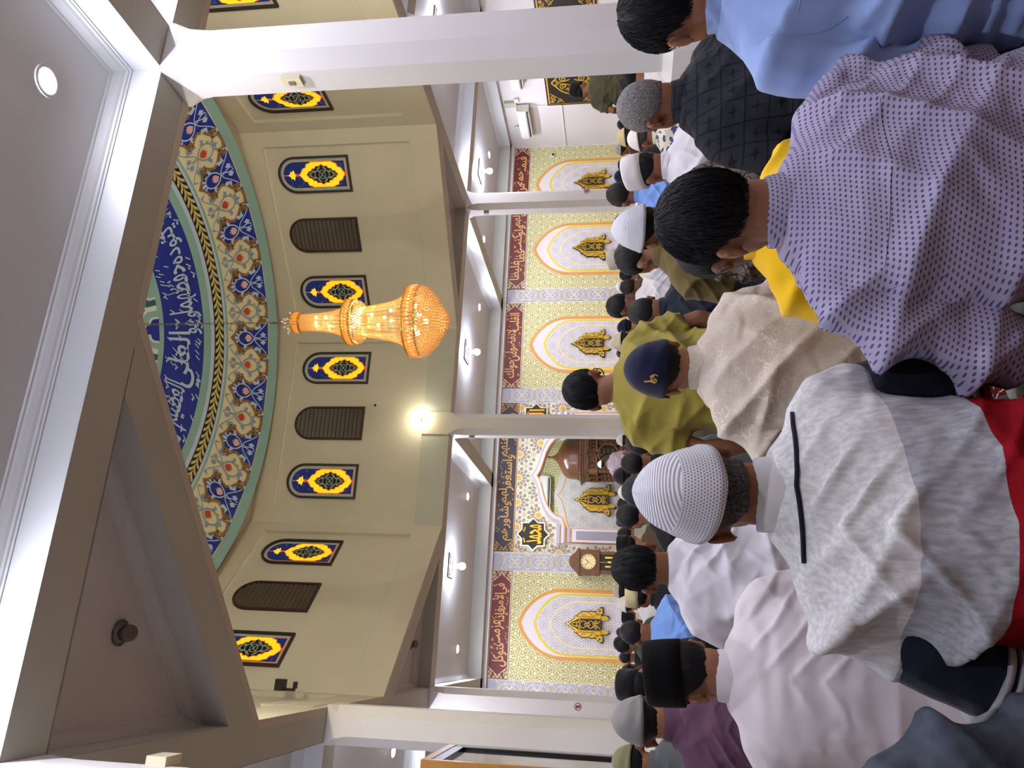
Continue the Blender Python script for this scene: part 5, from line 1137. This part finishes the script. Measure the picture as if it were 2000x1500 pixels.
person('man in pale pinkish kurta with black velvet songkok at lower left',1350,1316,2.1,CL['kurta'],hair='black',cap=('songkok','velvet'),bow=8,turn=28,res=0,skin=0,sleeve='long',build=1.12,trs='kurta',amp=.012,hunch=.1,freq=.8)
person('man in maroon shirt with grey cap at the left',1262,1408,2.9,CL['maroon'],cap=('ball','grey'),bow=4,res=0,skin=0,trs='black')
person('man in grey green shirt with olive cap at the left picture edge',1245,1490,3.9,CL['grey'],cap=('kufi','olive'),bow=15,res=1,skin=1)
person('man in black shirt turned aside in front of the olive collar man',1252,500,3.55,CL['olive'],bow=28,turn=20,res=1,skin=0,vol=.010)
person('man in navy shirt with cropped hair left of the batik shirt',1266,610,4.25,CL['navy'],hair='dark',bow=16,res=1,skin=1,vol=.002,build=1.12,arms={-1:'sit'})
person('man in dark navy shirt with stained beige cap',1224,668,6.6,CL['navy2'],cap=('kufi','beige'),bow=22,res=1,skin=1)
person('man in crumpled white shirt with black hair in front of the patterned strip',1217,598,5.4,CL['white'],bow=22,turn=15,res=1,skin=2,vol=.008,collar=False)
person('boy in light blue shirt with red collar before the right arch column',1219,380,5.0,CL['blue'],hair='dark',bow=10,turn=-10,res=1,skin=1,vol=.004)
person('man in white shirt with tall white songkok cap at the right',1268,332,3.9,CL['white'],cap=('songkok','white'),bow=18,res=1,skin=1)
person('man in floral shirt with round cream cap right of the white songkok',1258,270,5.8,M_FLO,cap=('skull','white'),bow=16,res=1,skin=1,hair='salt')
person('man in blue T-shirt with black hair at the left',1245,1236,5.2,CL['blue'],bow=18,turn=8,res=1,skin=1,vol=.008,trs='khaki',collar=False)
person('standing man in dark green shirt and black songkok by the right wall',1136,176,9.2,CL['green'],cap=('songkok','black'),bow=20,turn=-45,body=-35,lift=.82,pose='stand',arms={-1:'bent',1:'bent'},res=1,skin=1,collar=False)
person('standing person in slate shirt partly behind the man in green',1170,138,11.0,CL['steel'],bow=25,turn=-30,body=-30,lift=.62,pose='stand',res=1,skin=1,arms={-1:'bent',1:'bent'})
# ---- middle and far rows
FAR=[
(1245,905,5.6,'black','black',None,'man with bushy black hair in black before the pulpit'),
(1226,930,6.9,'dblue','black',('kufi','black'),'man in dark blue with dark cap just left of the bushy haired man'),
(1232,962,7.6,'cream','black',('skull','white'),'man with small white cap below the big gold niche emblem'),
(1240,1008,4.9,'black','black',None,'man with round black hair right of the white T-shirt man'),
(1226,985,8.6,'black','dark',None,'dark haired man far ahead under the niche emblem'),
(1228,1044,8.0,'greyp','black',None,'man with pale collar below the left niche pillar'),
(1233,1064,6.9,'brown','black',('songkok','black'),'man in brown collar with black songkok beside the pendulum clock'),
(1217,1155,9.3,'steel','dark',('skull','lgrey'),'man with grey round cap right of the cream songkok'),
(1254,1166,6.0,'black','black',('songkok','cream'),'man in black with boxy cream songkok'),
(1229,1180,8.3,'white','black',('kufi','white'),'man in white with white cap left of the cream songkok'),
(1233,1206,10.4,'cream','black',('songkok','black'),'man in pale shirt with dark cap under the left arch'),
(1224,1258,6.9,'green','black',None,'man with green collar in front of the left gold emblem'),
(1226,1284,10.4,'black','black',None,'small far head just left of the green collar man'),
(1236,1312,8.4,'plum','black',('skull','black'),'man in plum with dark cap right of the far white cap'),
(1228,1337,9.6,'cream','black',('kufi','white'),'man with small white cap before the left patterned strip'),
(1254,1340,4.1,'black','black',('songkok','black'),'man in black with big black songkok before the left patterned strip'),
(1226,1356,8.5,'black','black',None,'far dark head at the foot of the farthest left column'),
(1214,505,7.0,'cream','black',('songkok','lgrey'),'man with ridged pale grey cap before the second arch from the right'),
(1229,537,9.2,'plum','black',None,'man in plum shirt left of the ridged pale cap'),
(1234,562,7.6,'brown','dark',None,'brown shirted man right of the patterned strip'),
(1220,432,9.0,'black','black',None,'man with small black head just left of the far right column'),
(1229,640,8.2,'dblue','black',('kufi','navy'),'man with dark blue cap right of the stained beige cap'),
(1222,345,8.6,'dblue','black',('kufi','navy'),'man with navy cap before the rightmost arch'),
(1231,322,7.4,'black','black',None,'black haired man above the tall white songkok'),
(1218,292,10.8,'plum','dark',('skull','lgrey'),'man in plum with pale grey cap at the right corner'),
(1229,268,7.9,'black','black',('skull','cream'),'man in black with straw coloured cap near the right corner'),
(1221,243,11.2,'black','black',None,'black haired man at the foot of the right wall beside the corner'),
(1236,160,6.2,'white','black',None,'man in white beside the foot of the nearest column'),
(1221,598,12.5,'brown','black',None,'far man in brown at the foot of the right patterned strip'),
(1219,690,12.0,'black','black',None,'far dark head under the middle right arch'),
(1221,860,11.0,'black','dark',('skull','white'),'man with white cap left of the middle column foot'),
(1217,1020,12.6,'navy2','black',None,'far dark head at the left niche pillar'),
(1219,1095,12.0,'plum','black',None,'far man in plum hidden at the clock foot'),
(1217,1235,13.0,'black','black',None,'far man in black at the right foot of the left arch'),
(1217,560,13.6,'white','black',('skull','white'),'far man in white with white cap near the right patterned strip'),
(1262,862,4.4,'green','black',None,'man in dark green right of the white knitted cap'),
(1264,960,3.6,'grey','black',None,'man in grey hidden behind the white knitted cap'),
]
for i,(x,y,g,sh,ha,cp,lab) in enumerate(FAR):
    person(lab,x,y,g,CL[sh],hair=ha,cap=cp,bow=8+(i*7)%14,turn=((i*37)%30)-15,res=2,skin=(i*5)%3 if i%4 else 1,vol=.007,collar=bool(i%3),sleeve='long' if i%2 else 'short',trs=('black','khaki','dblue')[i%3],amp=.008)
person('preacher in mauve robe with white cap seated in front of the pulpit',1178,907,16.9,CL['mauve'],cap=('skull','white'),bow=6,lift=.40,pose='chair',res=1,skin=1,sleeve='long',trs='mauve',collar=False,build=1.1)
b=B(); b.box(3.55,4.15,16.36,16.74,0,.33); b.box(3.53,4.17,16.33,16.77,.33,.37); b.obj('bench',wood,label='low wooden bench under the preacher at the pulpit',cat='bench')
# glasses of the man in mustard
for o in [x for x in COL.objects if x.get('label','').startswith('man in mustard')]:
    h=[c for c in o.children if c.name.startswith('hair')][0]; gm=mat('glasses_black','0b0b0d',.3); b=B()
    for s in(1,-1):
        b.tube([(s*.033+.026*math.cos(a_),.108,-.004+.02*math.sin(a_)) for a_ in [2*pi*k/16 for k in range(17)]],.0028,5,cap=False); b.tube([(s*.059,.106,.0),(s*.079,.05,.0),(s*.082,-.01,.002)],.0028,5)
    b.tube([(-.008,.109,-.002),(.008,.109,-.002)],.0028,5); q=b.obj('glasses',gm,o); q.matrix_local=h.matrix_local

for nm,gp in (('person','worshippers in the hall'),('column','white columns'),('gold_emblem','gold wall emblems'),('calligraphy_banner','calligraphy banners'),('wall_panel','cream wall panels'),('star_sign','star signs'),('air_conditioner','air conditioners'),('flood_lamp','drum flood lamps'),('spotlight','ceiling spotlights'),('sticker','column stickers')):
    for o in COL.objects:
        if o.parent is None and o.name.split('.')[0]==nm and o.get('label') and not o.get('group'): o['group']=gp
